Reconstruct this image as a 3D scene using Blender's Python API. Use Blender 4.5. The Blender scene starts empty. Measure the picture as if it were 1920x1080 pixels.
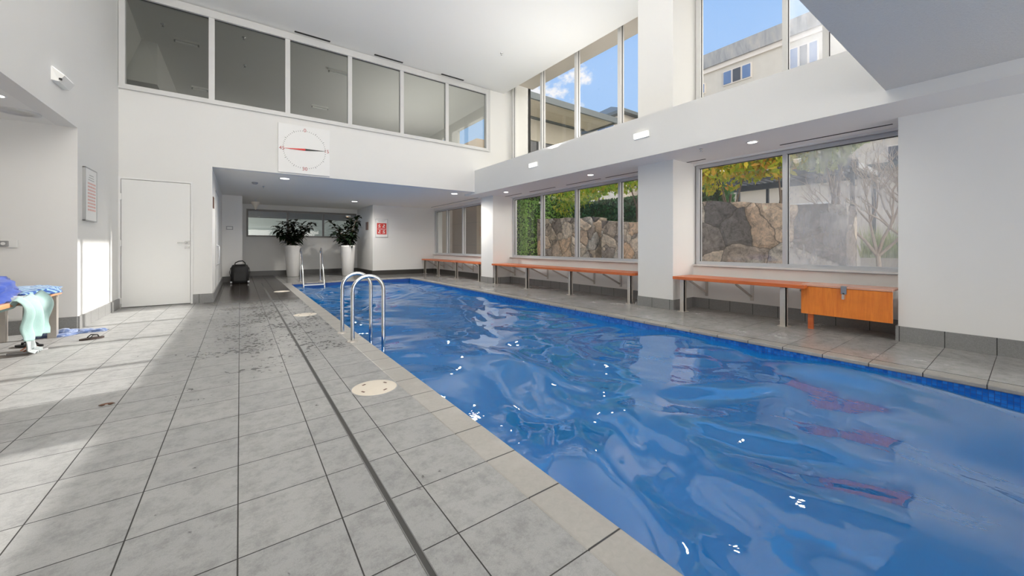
import bpy, math, random
from mathutils import Vector, Matrix, Euler, noise as mnoise
sc = bpy.context.scene
COL = sc.collection
PI = math.pi

# ------------------------------------------------------------------ camera
cam = bpy.data.cameras.new('camera'); camo = bpy.data.objects.new('camera', cam); COL.objects.link(camo)
cam.sensor_width = 36; cam.lens = 706.6/1920*36; cam.shift_y = -(540-461.55)/1920
cam.clip_start = .02; cam.clip_end = 500
camo.location = (0, 0, 1.0); camo.rotation_euler = (PI/2, 0, -math.radians(35.83))
sc.camera = camo
sc.view_settings.view_transform = 'Standard'; sc.view_settings.look = 'None'
sc.view_settings.exposure = 0.0; sc.view_settings.gamma = 1; sc.view_settings.use_curve_mapping = False
cy = sc.cycles
cy.use_denoising = True
cy.max_bounces = 10; cy.diffuse_bounces = 6; cy.glossy_bounces = 4; cy.transmission_bounces = 6; cy.transparent_max_bounces = 12
cy.caustics_reflective = True; cy.blur_glossy = 1.0; cy.caustics_refractive = False
cy.sample_clamp_indirect = 6

# ------------------------------------------------------------------ world, sun, fill lamps
SKY_STRENGTH = 1.0
w = bpy.data.worlds.new('sky'); sc.world = w; w.use_nodes = True
nt = w.node_tree; nt.nodes.clear()
def wn(t): return nt.nodes.new(t)
tc = wn('ShaderNodeTexCoord'); sep = wn('ShaderNodeSeparateXYZ'); nt.links.new(tc.outputs['Generated'], sep.inputs[0])
rp = wn('ShaderNodeValToRGB'); nt.links.new(sep.outputs['Z'], rp.inputs[0])
e = rp.color_ramp.elements
e[0].position = 0.0; e[0].color = (.62, .76, .97, 1)
e[1].position = .75; e[1].color = (.26, .50, .96, 1)
k_ = e.new(.25); k_.color = (.42, .64, .97, 1)
nz = wn('ShaderNodeTexNoise'); nz.inputs['Scale'].default_value = 9; nz.inputs['Detail'].default_value = 7; nz.inputs['Roughness'].default_value = .62
mp = wn('ShaderNodeMapping'); mp.inputs['Scale'].default_value = (1, 1, 1.6); nt.links.new(tc.outputs['Generated'], mp.inputs[0]); nt.links.new(mp.outputs[0], nz.inputs[0])
dt = wn('ShaderNodeVectorMath'); dt.operation = 'DOT_PRODUCT'
nv = wn('ShaderNodeVectorMath'); nv.operation = 'NORMALIZE'; nt.links.new(tc.outputs['Generated'], nv.inputs[0]); nt.links.new(nv.outputs[0], dt.inputs[0])
cd = Vector((.655, .755, .365)).normalized(); dt.inputs[1].default_value = cd
mr = wn('ShaderNodeMapRange'); mr.inputs['From Min'].default_value = .982; mr.inputs['From Max'].default_value = 1.0; mr.inputs['To Min'].default_value = -.25; mr.inputs['To Max'].default_value = .06
nt.links.new(dt.outputs['Value'], mr.inputs['Value'])
ad = wn('ShaderNodeMath'); ad.operation = 'ADD'; nt.links.new(nz.outputs['Fac'], ad.inputs[0]); nt.links.new(mr.outputs[0], ad.inputs[1])
cr = wn('ShaderNodeMapRange'); cr.inputs['From Min'].default_value = .47; cr.inputs['From Max'].default_value = .56; nt.links.new(ad.outputs[0], cr.inputs['Value'])
mx = wn('ShaderNodeMixRGB'); mx.inputs['Color2'].default_value = (.95, .96, 1, 1)
nt.links.new(cr.outputs[0], mx.inputs['Fac']); nt.links.new(rp.outputs[0], mx.inputs['Color1'])
bg = wn('ShaderNodeBackground'); bg.inputs['Strength'].default_value = SKY_STRENGTH
# fill brightness added to the unseen half of the sky behind the photographer
mr2 = wn('ShaderNodeMapRange'); mr2.interpolation_type = 'SMOOTHSTEP'; mr2.inputs['From Min'].default_value = .12; mr2.inputs['From Max'].default_value = -.5; mr2.inputs['To Min'].default_value = 0; mr2.inputs['To Max'].default_value = 1
sp2 = wn('ShaderNodeSeparateXYZ'); nt.links.new(nv.outputs[0], sp2.inputs[0]); nt.links.new(sp2.outputs['Y'], mr2.inputs['Value'])
mx2 = wn('ShaderNodeMixRGB'); mx2.inputs['Color2'].default_value = (3.1, 2.95, 2.7, 1); nt.links.new(mr2.outputs[0], mx2.inputs['Fac']); nt.links.new(mx.outputs[0], mx2.inputs['Color1'])
nt.links.new(mx2.outputs[0], bg.inputs[0]); wo = wn('ShaderNodeOutputWorld'); nt.links.new(bg.outputs[0], wo.inputs[0])

def lamp(name, kind, loc, energy, color=(1, 1, 1), direction=None, **kw):
    l = bpy.data.lights.new(name, kind); l.energy = energy; l.color = color
    for k, v in kw.items(): setattr(l, k, v)
    o = bpy.data.objects.new(name, l); COL.objects.link(o); o.location = loc
    if direction is not None: o.rotation_euler = Vector(direction).to_track_quat('-Z', 'Y').to_euler()
    return o
lamp('sun', 'SUN', (20, 0, 15), 6.5, (1.0, .96, .90), (-1, -.05, -.532), angle=math.radians(.6))
# fill lamps added behind the photographer and above the gallery edge; no glazing there
lamp('rear_fill', 'AREA', (2.2, -5.3, 1.3), 190, (1.0, .955, .89), (0, 1, .05), shape='RECTANGLE', size=6.6, size_y=2.0)
lamp('gallery_edge_fill', 'AREA', (.9, .98, 4.0), 370, (1.0, .965, .92), (0, .8, 1.9), shape='RECTANGLE', size=5.0, size_y=1.9)

lamp('ledge_fill', 'AREA', (5.22, 5.5, 3.01), 40, (1.0, .965, .91), (-.35, 0, 1), shape='RECTANGLE', size=.2, size_y=2.6)  # added fill strip hidden on the beam ledge to lift the ceiling
lamp('lobby_fill', 'AREA', (2.5, 17.0, 2.5), 120, (.92, 1, .97), (0, 1, -.25), shape='RECTANGLE', size=6, size_y=.6)  # added fill to brighten the lobby wall beyond the back window
lamp('gallery_room_fill', 'AREA', (4.9, 12.5, 3.26), 85, (1.0, .97, .93), (0, 0, 1), shape='RECTANGLE', size=2.5, size_y=6)  # added fill hidden on the gallery floor to light its ceiling
# ------------------------------------------------------------------ materials
class M:
    def __init__(s, name):
        s.m = bpy.data.materials.new(name); s.m.use_nodes = True; s.t = s.m.node_tree; s.t.nodes.clear()
        s.out = s.t.nodes.new('ShaderNodeOutputMaterial'); s.tc = None
    def n(s, t, ins=None, **kw):
        x = s.t.nodes.new(t)
        for k, v in kw.items(): setattr(x, k, v)
        for k, v in (ins or {}).items(): s.set(x.inputs[k], v)
        return x
    def set(s, i, v):
        if isinstance(v, bpy.types.NodeSocket): s.t.links.new(v, i)
        elif isinstance(v, (tuple, list)) and len(v) == 3 and i.type == 'RGBA': i.default_value = (*v, 1)
        else: i.default_value = v
    def co(s):
        if not s.tc: s.tc = s.n('ShaderNodeTexCoord')
        return s.tc.outputs['Object']
    def map(s, scale=(1, 1, 1), rot=(0, 0, 0), loc=(0, 0, 0)):
        return s.n('ShaderNodeMapping', {0: s.co(), 'Scale': scale, 'Rotation': rot, 'Location': loc}).outputs[0]
    def noise(s, sc_, det=4, rough=.55, vec=None, dist=0.0):
        return s.n('ShaderNodeTexNoise', {'Vector': vec or s.co(), 'Scale': sc_, 'Detail': det, 'Roughness': rough, 'Distortion': dist}).outputs['Fac']
    def math(s, op, a, b=0.0, c=0.0):
        return s.n('ShaderNodeMath', {0: a, 1: b, 2: c}, operation=op).outputs[0]
    def rng(s, v, a, b, c=0.0, d=1.0, smooth=False):
        x = s.n('ShaderNodeMapRange', {'Value': v, 'From Min': a, 'From Max': b, 'To Min': c, 'To Max': d})
        if smooth: x.interpolation_type = 'SMOOTHSTEP'
        return x.outputs[0]
    def mix(s, f, a, b, typ='MIX'):
        return s.n('ShaderNodeMixRGB', {'Fac': f, 'Color1': a, 'Color2': b}, blend_type=typ).outputs[0]
    def ramp(s, v, *st):
        x = s.n('ShaderNodeValToRGB', {0: v}); el = x.color_ramp.elements
        while len(el) < len(st): el.new(.5)
        for q, (p, c) in zip(el, st): q.position = p; q.color = (*c, 1)
        return x.outputs[0]
    def bump(s, h, strength=.2, dist=.01, normal=None):
        d = {'Height': h, 'Strength': strength, 'Distance': dist}
        if normal: d['Normal'] = normal
        return s.n('ShaderNodeBump', d).outputs[0]
    def bsdf(s, **kw):
        x = s.n('ShaderNodeBsdfPrincipled')
        for k, v in kw.items(): s.set(x.inputs[k.replace('_', ' ')], v)
        return x.outputs[0]
    def done(s, sh):
        s.t.links.new(sh, s.out.inputs[0]); return s.m
    def xyz(s):
        return s.n('ShaderNodeSeparateXYZ', {0: s.co()}).outputs
    def joint(s, v, off, pitch, half):     # 1 on the joint, 0 on the tile
        f = s.math('FRACT', s.math('DIVIDE', s.math('SUBTRACT', v, off), pitch))
        d = s.math('MULTIPLY', s.math('MINIMUM', f, s.math('SUBTRACT', 1.0, f)), pitch)
        return s.rng(d, half*.6, half*1.4, 1, 0)

def plain(name, col, rough=.5, metal=0.0, var=.04, scale=12, bump=0.0, **kw):
    m = M(name); c = m.noise(scale)
    cc = m.mix(c, tuple(x*(1-var) for x in col), tuple(min(1, x*(1+var)) for x in col))
    d = dict(Base_Color=cc, Roughness=rough, Metallic=metal)
    if bump: d['Normal'] = m.bump(m.noise(scale*12), bump, .003)
    d.update(kw)
    return m.done(m.bsdf(**d))
def emit(name, col, s):
    m = M(name); return m.done(m.n('ShaderNodeEmission', {0: col, 1: s}).outputs[0])

W = {}
W['paint'] = plain('wall_paint', (.80, .795, .775), .6, var=.015, scale=1.5, bump=.05)
W['ceil'] = plain('ceiling_paint', (.86, .855, .83), .75, var=.012, scale=1.2)
def rough_soffit():
    m = M('textured_soffit'); n = m.noise(60, 5, .7)
    return m.done(m.bsdf(Base_Color=m.mix(n, (.64, .635, .61), (.74, .735, .71)), Roughness=.9, Normal=m.bump(n, .6, .01)))
W['soffit_rough'] = rough_soffit()
W['door'] = plain('door_paint', (.82, .82, .805), .45, var=.01, scale=2)
W['gap'] = plain('shadow_gap', (.10, .10, .10), .8)
W['black'] = plain('black_slot', (.012, .012, .012), .6)
W['alu'] = plain('anodised_aluminium', (.56, .57, .59), .38, .35, var=.02)
W['alu_white'] = plain('painted_aluminium', (.66, .66, .65), .45, .1, var=.02)
W['alu_dark'] = plain('dark_bronze_frame', (.16, .155, .15), .4, .3)
W['gasket'] = plain('rubber_gasket', (.03, .03, .03), .6)
W['steel'] = plain('stainless_steel', (.62, .62, .61), .22, 1.0, var=.05)
W['steel_pol'] = plain('polished_stainless', (.78, .78, .78), .12, 1.0, var=.03)
W['steel_brush'] = plain('brushed_stainless', (.62, .58, .53), .42, .75, var=.08, scale=30)
W['plastic'] = plain('white_plastic', (.80, .80, .78), .35)
W['cream'] = plain('cream_plastic', (.80, .73, .62), .45, var=.05)
W['grey_plastic'] = plain('grey_plastic', (.30, .30, .30), .4)
W['pot'] = plain('white_glazed_pot', (.80, .79, .77), .35, var=.03)
W['soil'] = plain('dark_soil', (.04, .03, .02), .95, bump=.5)
W['lamp'] = emit('lit_downlight', (1, .97, .92), 9.0)
W['emerg'] = emit('lit_emergency_lens', (1, 1, .98), 1.6)
W['warm'] = emit('warm_lamp', (1, .55, .22), 7)
W['red'] = plain('red_paint', (.72, .03, .03), .4)
W['ink'] = plain('black_ink', (.015, .015, .015), .5)
W['redink'] = plain('dark_red_ink', (.42, .05, .05), .5)
W['greyink'] = plain('grey_ink', (.42, .42, .42), .5)
W['board'] = plain('white_board', (.84, .84, .83), .35, var=.01)
W['signred'] = plain('notice_red', (.65, .07, .06), .5)
W['brown'] = plain('brown_plate', (.16, .08, .05), .5)
W['bag'] = plain('black_nylon', (.012, .012, .013), .6, var=.3, bump=.3)
W['bagtrim'] = plain('black_trim', (.014, .014, .014), .5)

TP = .3158
def stone(name, x0, y0, wetY=None, left=True, base=(.345, .348, .345)):
    m = M(name); x, y, z = m.xyz()
    TX = .3118 if left else TP
    g = m.math('MAXIMUM', m.joint(x, x0, TX, .0022), m.joint(y, y0, TP, .0022))
    n1 = m.noise(260, 3, .7); n2 = m.noise(38, 6, .8); n3 = m.noise(1.7, 3)
    c = m.mix(n2, tuple(b*.80 for b in base), tuple(b*1.22 for b in base))
    c = m.mix(m.rng(n1, .35, .65), c, m.mix(.5, c, tuple(b*1.5 for b in base)))
    c = m.mix(m.math('MULTIPLY', n3, .5), c, tuple(b*1.18 for b in base))
    n4 = m.noise(9, 10, .85)
    c = m.mix(m.rng(n4, .46, .60, 0, .55), c, tuple(b*.58 for b in base))
    # each tile its own tone
    fx = m.math('FLOOR', m.math('DIVIDE', m.math('SUBTRACT', x, x0), TX)); fy = m.math('FLOOR', m.math('DIVIDE', m.math('SUBTRACT', y, y0), TP))
    cmb = m.n('ShaderNodeCombineXYZ', {0: fx, 1: fy}).outputs[0]
    wn_ = m.n('ShaderNodeTexWhiteNoise', {0: cmb}).outputs['Value']
    c = m.mix(.55, c, m.mix(wn_, tuple(b*.82 for b in base), tuple(b*1.15 for b in base)), 'MIX') if False else m.mix(1.0, c, m.mix(wn_, (.94, .94, .94), (1.05, 1.045, 1.035)), 'MULTIPLY')
    rough = m.rng(n2, .3, .7, .38, .6)
    if left:
        reg = m.math('MULTIPLY', m.rng(y, 2.6, 4.6, 0, 1, True), m.rng(x, -.75, -.05, 0, 1, True))
        sp = m.noise(34, 4, .6, m.map((.7, .5, 1), (0, 0, .6)), dist=.15)
        sp2 = m.noise(2.1, 3, .6)
        lev = m.math('ADD', m.math('ADD', m.math('MULTIPLY', sp, .62), m.math('MULTIPLY', sp2, .40)), m.math('MULTIPLY', reg, .13))
        wet = m.math('MAXIMUM', m.rng(lev, .64, .70, 0, .85), m.math('MULTIPLY', m.math('MULTIPLY', reg, m.rng(sp2, .35, .65)), .5))
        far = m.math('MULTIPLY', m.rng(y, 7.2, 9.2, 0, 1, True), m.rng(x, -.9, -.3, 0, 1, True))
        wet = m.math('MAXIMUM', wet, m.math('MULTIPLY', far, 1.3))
        spl = m.math('MULTIPLY', m.rng(m.noise(16, 5, .7, dist=.3), .60, .70), m.rng(m.noise(1.1, 2), .45, .62))
        wet = m.math('MAXIMUM', wet, m.math('MULTIPLY', spl, .55))
    else:
        wet = m.math('MAXIMUM', m.rng(m.noise(1.6, 4, .6), 
            .30, .6, .55, 1), m.rng(y, 10.5, 12.2, 0, 1.9, True))
    c = m.mix(m.math('MULTIPLY', wet, (.62 if left else .24)), c, (.045, .042, .038))
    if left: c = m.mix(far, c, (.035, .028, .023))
    rough = m.mix(wet, rough, (.16, .16, .16) if left else (.13, .13, .13))
    c = m.mix(g, c, (.035, .034, .032) if left else (.02, .02, .02))
    rough = m.mix(g, rough, (.8, .8, .8))
    h = m.math('ADD', m.math('MULTIPLY', g, -1.0), m.math('MULTIPLY', n2, .12))
    kw = dict(Specular_IOR_Level=m.rng(far, 0, 1, .5, .22)) if left else {}
    return m.done(m.bsdf(Base_Color=c, Roughness=rough, Normal=m.bump(h, .35, .004), **kw))
W['floor_l'] = stone('granite_deck_left', -.006, .227)
W['floor_r'] = stone('granite_deck_right', 4.53, .198, left=False, base=(.39, .386, .375))
def coping(name, xoff, yoff, base, axis='y'):
    m = M(name); x, y, z = m.xyz()
    g = m.joint(y if axis == 'y' else x, yoff, TP, .0035)
    n2 = m.noise(38, 5, .65, dist=.6); n3 = m.noise(3, 4, .6)
    c = m.mix(n2, tuple(b*.85 for b in base), tuple(b*1.18 for b in base))
    stain = m.rng(n3, .52, .66)
    c = m.mix(m.math('MULTIPLY', stain, .3), c, (.60, .58, .55))
    c = m.mix(g, c, (.03, .03, .03))
    return m.done(m.bsdf(Base_Color=c, Roughness=.36, Normal=m.bump(m.math('ADD', m.math('MULTIPLY', g, -1.0), m.math('MULTIPLY', n2, .12)), .3, .004)))
W['cop_l'] = coping('coping_stone_left', 0, .227, (.42, .405, .375))
W['cop_r'] = coping('coping_stone_right', 0, .198, (.34, .325, .295))
W['cop_f'] = coping('coping_stone_far', 0, .2, (.34, .32, .29), 'x')
def baseb(name, off, axis):
    m = M(name); xs = m.xyz(); v = xs[0] if axis == 'x' else xs[1]
    g = m.joint(v, off, TP, .003); n = m.noise(70, 4, .7); n2 = m.noise(300, 2)
    c = m.mix(n, (.17, .17, .168), (.30, .30, .295)); c = m.mix(m.rng(n2, .55, .7), c, (.36, .36, .36))
    c = m.mix(g, c, (.012, .012, .012))
    return m.done(m.bsdf(Base_Color=c, Roughness=.42, Normal=m.bump(g, -.4, .004)))
def dark_skirt():
    m = M('dark_skirting'); n = m.noise(70, 4, .7)  # darker skirting colour used around the alcove
    return m.done(m.bsdf(Base_Color=m.mix(n, (.035, .033, .03), (.07, .066, .062)), Roughness=.3))
W['bb_d'] = dark_skirt()
W['bb_x'] = baseb('skirting_tile_x', .05, 'x'); W['bb_y'] = baseb('skirting_tile_y', .198, 'y')
def mosaic():
    m = M('blue_mosaic'); x, y, z = m.xyz(); P = .0275
    g = m.math('MAXIMUM', m.math('MAXIMUM', m.joint(y, 0, P, .0016), m.joint(x, 0, P, .0016)), m.joint(z, -.034, P, .0016))
    fl = [m.math('FLOOR', m.math('DIVIDE', v, P)) for v in (x, y, z)]
    r = m.n('ShaderNodeTexWhiteNoise', {0: m.n('ShaderNodeCombineXYZ', {0: fl[0], 1: fl[1], 2: fl[2]}).outputs[0]}).outputs['Value']
    c = m.mix(r, (.006, .10, .46), (.03, .22, .68)); c = m.mix(g, c, (.01, .07, .30))
    return m.done(m.bsdf(Base_Color=c, Roughness=m.mix(g, (.12, .12, .12), (.6, .6, .6)), Normal=m.bump(g, -.5, .003)))
W['mosaic'] = mosaic()
def poolfloor():
    m = M('pool_interior_blue'); n = m.noise(1.2, 3)
    return m.done(m.bsdf(Base_Color=m.mix(n, (.01, .16, .62), (.03, .26, .78)), Roughness=.5))
W['poolfloor'] = poolfloor()
def water():
    m = M('pool_water')
    nrm = m.bump(m.noise(9.0, 2, .5, m.map((1, .7, 1)), dist=.6), .5, .0035)
    gl = m.n('ShaderNodeBsdfGlossy', {'Color': (1, 1, 1), 'Roughness': .015, 'Normal': nrm}).outputs[0]
    tr = m.n('ShaderNodeBsdfTransparent', {'Color': (.22, .62, .95)}).outputs[0]
    bod = m.n('ShaderNodeBsdfDiffuse', {'Color': m.mix(m.noise(1.0, 2), (.004, .20, .62), (.012, .27, .74)), 'Normal': nrm}).outputs[0]
    under = m.n('ShaderNodeMixShader', {0: .62, 1: tr, 2: bod}).outputs[0]
    fr = m.n('ShaderNodeFresnel', {'IOR': 1.85, 'Normal': nrm}).outputs[0]
    fr = m.rng(fr, 0, 1, .015, .95)
    return m.done(m.n('ShaderNodeMixShader', {0: fr, 1: under, 2: gl}).outputs[0])
W['water'] = water()
def glass(name, haze=0.0, tint=(1, 1, 1), centre=None, ior=1.45):
    m = M(name)
    tr = m.n('ShaderNodeBsdfTransparent', {'Color': tint}).outputs[0]
    gl = m.n('ShaderNodeBsdfGlossy', {'Color': (1, 1, 1), 'Roughness': .0}).outputs[0]
    ge = m.n('ShaderNodeNewGeometry').outputs
    c_ = m.math('ABSOLUTE', m.n('ShaderNodeVectorMath', {0: ge['Normal'], 1: ge['Incoming']}, operation='DOT_PRODUCT').outputs['Value'])
    f0 = ((ior-1)/(ior+1))**2
    fr = m.math('ADD', m.math('MULTIPLY', m.math('POWER', m.math('SUBTRACT', 1.0, c_), 5.0), 1-f0), f0)
    sh = m.n('ShaderNodeMixShader', {0: fr, 1: tr, 2: gl}).outputs[0]
    if haze:
        x, y, z = m.xyz()
        n = m.noise(1.6, 4, .55); st = m.noise(7, 4, .7, m.map((1, 1, .18)))
        f = m.rng(m.math('ADD', m.math('MULTIPLY', n, .6), m.math('MULTIPLY', st, .4)), .36, .60, .3, 1)
        if centre: f = m.math('MULTIPLY', f, m.rng(m.math('ABSOLUTE', m.math('SUBTRACT', y, centre[0])), centre[1], centre[2], 1, .05, True))
        df = m.n('ShaderNodeBsdfDiffuse', {'Color': (.80, .82, .86)}).outputs[0]
        tl = m.n('ShaderNodeBsdfTranslucent', {'Color': (.82, .85, .92)}).outputs[0]
        hz = m.n('ShaderNodeMixShader', {0: .5, 1: df, 2: tl}).outputs[0]
        sh = m.n('ShaderNodeMixShader', {0: m.math('MULTIPLY', f, haze), 1: sh, 2: hz}).outputs[0]
    return m.done(sh)
W['glass'] = glass('clear_glass'); W['glass_misty'] = glass('misted_glass', .34)
W['glass_smudge'] = glass('smudged_glass', .24)
W['glass_dim'] = glass('grey_gallery_glass', 0, (.86, .87, .85), ior=1.5)
def timber(name, a, b, axis=1, rough=.38):
    m = M(name); s_ = [14, 14, 14]; s_[axis] = 1.1
    n = m.noise(2.4, 6, .62, m.map(tuple(s_)), dist=1.0); n2 = m.noise(3.2, 4, .6, dist=.8)
    c = m.mix(m.rng(n, .3, .7), a, b); c = m.mix(m.rng(n2, .45, .75, 0, .5), c, tuple(x*.72 for x in a))
    return m.done(m.bsdf(Base_Color=c, Roughness=rough, Coat_Weight=.25, Coat_Roughness=.2, Normal=m.bump(n, .12, .003)))
W['timber'] = timber('oiled_orange_timber', (.52, .105, .022), (.68, .18, .045))
W['timber_ply'] = timber('orange_plywood', (.70, .17, .018), (.86, .28, .035), 2)
W['timber_pale'] = timber('sunlit_pale_timber', (.62, .27, .13), (.74, .38, .20))
def leafmat(name, cols, rough=.5, tr=.35, scale=3.0):
    if 'dark' not in name: cols = [tuple(min(.95, v*1.75) for v in c) for c in cols]; tr = min(.6, tr+.15)
    m = M(name); n = m.noise(scale, 4, .7)
    ge = m.n('ShaderNodeNewGeometry').outputs['Random Per Island']
    k = m.math('ADD', m.math('MULTIPLY', n, .45), m.math('MULTIPLY', ge, .55))
    st = [(.15+.7*i/(max(1, len(cols)-1)), c) for i, c in enumerate(cols)]
    c = m.ramp(k, *st)
    a = m.bsdf(Base_Color=c, Roughness=rough)
    t = m.n('ShaderNodeBsdfTranslucent', {0: m.mix(.3, c, (.5, .5, .05))}).outputs[0]
    return m.done(m.n('ShaderNodeMixShader', {0: tr, 1: a, 2: t}).outputs[0])
W['leaf_dark'] = leafmat('dark_glossy_leaf', [(.003, .006, .004), (.006, .014, .007), (.011, .022, .010)], .28, .05)
W['leaf_autumn'] = leafmat('autumn_leaf', [(.10, .22, .015), (.30, .38, .02), (.50, .40, .03), (.48, .16, .03)], .55, .4)
W['leaf_yellow'] = leafmat('yellow_green_leaf', [(.06, .16, .015), (.20, .34, .03), (.42, .45, .06), (.45, .30, .05)], .55, .4)
W['leaf_ivy'] = leafmat('ivy_leaf', [(.01, .05, .02), (.03, .12, .05), (.06, .20, .09)], .5, .2)
W['leaf_hedge'] = leafmat('hedge_leaf', [(.12, .26, .05), (.26, .46, .11), (.42, .60, .22)], .6, .3)
W['leaf_grey'] = leafmat('grey_green_leaf', [(.14, .20, .10), (.25, .30, .16), (.36, .36, .22)], .6, .3)
W['bark'] = plain('grey_bark', (.20, .15, .12), .9, var=.35, scale=25, bump=.5)
W['bark_pale'] = plain('pale_bark', (.40, .33, .27), .9, var=.3, scale=25, bump=.5)
def rubble(name, sc_=2.2, bright=1.0):
    m = M(name)
    d = m.n('ShaderNodeTexNoise', {'Vector': m.co(), 'Scale': 2.0, 'Detail': 3}).outputs['Color']
    v = m.n('ShaderNodeVectorMath', {0: m.co(), 1: m.n('ShaderNodeVectorMath', {0: d, 1: (.35, .35, .35)}, operation='MULTIPLY').outputs[0]}, operation='ADD').outputs[0]
    vc = m.n('ShaderNodeTexVoronoi', {'Vector': v, 'Scale': sc_}).outputs['Color']
    ve = m.n('ShaderNodeTexVoronoi', {'Vector': v, 'Scale': sc_}, feature='DISTANCE_TO_EDGE').outputs['Distance']
    h = m.n('ShaderNodeSeparateColor', {0: vc}).outputs[0]
    B = bright
    c = m.ramp(h, (.0, (.10*B, .095*B, .10*B)), (.25, (.27*B, .23*B, .20*B)), (.45, (.36*B, .31*B, .26*B)), (.62, (.32*B, .31*B, .30*B)), (.76, (.40*B, .28*B, .19*B)), (.84, (.44*B, .36*B, .29*B)), (1.0, (.46*B, .42*B, .38*B)))
    n = m.noise(7, 10, .82, dist=.5)
    c = m.mix(1.0, c, m.ramp(n, (.34, (.30, .28, .27)), (.48, (.85, .83, .8)), (.66, (1.5, 1.45, 1.38))), 'MULTIPLY')
    jn = m.rng(ve, .0, .022, .8, 0)
    c = m.mix(jn, c, (.11, .09, .075))
    hh = m.math('ADD', m.math('MULTIPLY', m.rng(ve, 0, .12), 1.0), m.math('MULTIPLY', n, .6))
    return m.done(m.bsdf(Base_Color=c, Roughness=.9, Normal=m.bump(hh, .9, .06)))
W['rubble'] = rubble('rubble_stone', 2.6, 1.9); W['rubble_big'] = rubble('large_rubble_stone', 1.6, 2.0)
def cladding(name, c0, c1, ph=.6, pv=1.2, grout=(.30, .26, .22)):
    m = M(name); x, y, z = m.xyz()
    g = m.math('MAXIMUM', m.joint(z, .1, ph, .008), m.joint(m.math('ADD', x, y), .2, pv, .006))
    c = m.mix(m.noise(1.3, 4), c0, c1); c = m.mix(m.math('MULTIPLY', g, .6), c, grout)
    return m.done(m.bsdf(Base_Color=c, Roughness=.8))
W['sandstone'] = cladding('sandstone_cladding', (.46, .36, .27), (.56, .45, .35), .95, 40)
W['render_beige'] = cladding('beige_render', (.48, .44, .38), (.58, .54, .47), 50, 50)
W['render_grey'] = plain('grey_render', (.22, .22, .22), .8, var=.1, scale=2)
W['render_white'] = plain('pale_render', (.66, .60, .54), .8, var=.05, scale=1)
W['soffit_board'] = cladding('boarded_soffit', (.62, .55, .45), (.78, .70, .60), 50, .12, (.22, .19, .15))
W['roof'] = plain('dark_metal_roof', (.10, .12, .13), .5, var=.1)
def slate():
    m = M('weathered_parapet'); n = m.noise(1.1, 5, .7, m.map((1, 1, .25)), dist=.5)
    return m.done(m.bsdf(Base_Color=m.ramp(n, (.3, (.16, .17, .18)), (.5, (.30, .30, .30)), (.7, (.42, .38, .34))), Roughness=.9))
W['slate'] = slate()
W['win_blue'] = plain('blue_window_glass', (.10, .17, .32), .08, var=.3, scale=.8)
W['win_dark'] = plain('dark_window_glass', (.05, .055, .065), .1, var=.3, scale=.8)
W['pergola'] = plain('charcoal_pergola', (.07, .08, .10), .5)
W['lawn'] = plain('pale_garden_gravel', (.50, .46, .38), .9, var=.3, scale=3)
W['paving'] = plain('pale_paving', (.42, .40, .37), .8, var=.06)
W['concrete'] = plain('planter_concrete', (.50, .47, .42), .8, var=.08)
W['terracotta'] = plain('terracotta', (.42, .17, .10), .7)

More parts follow.
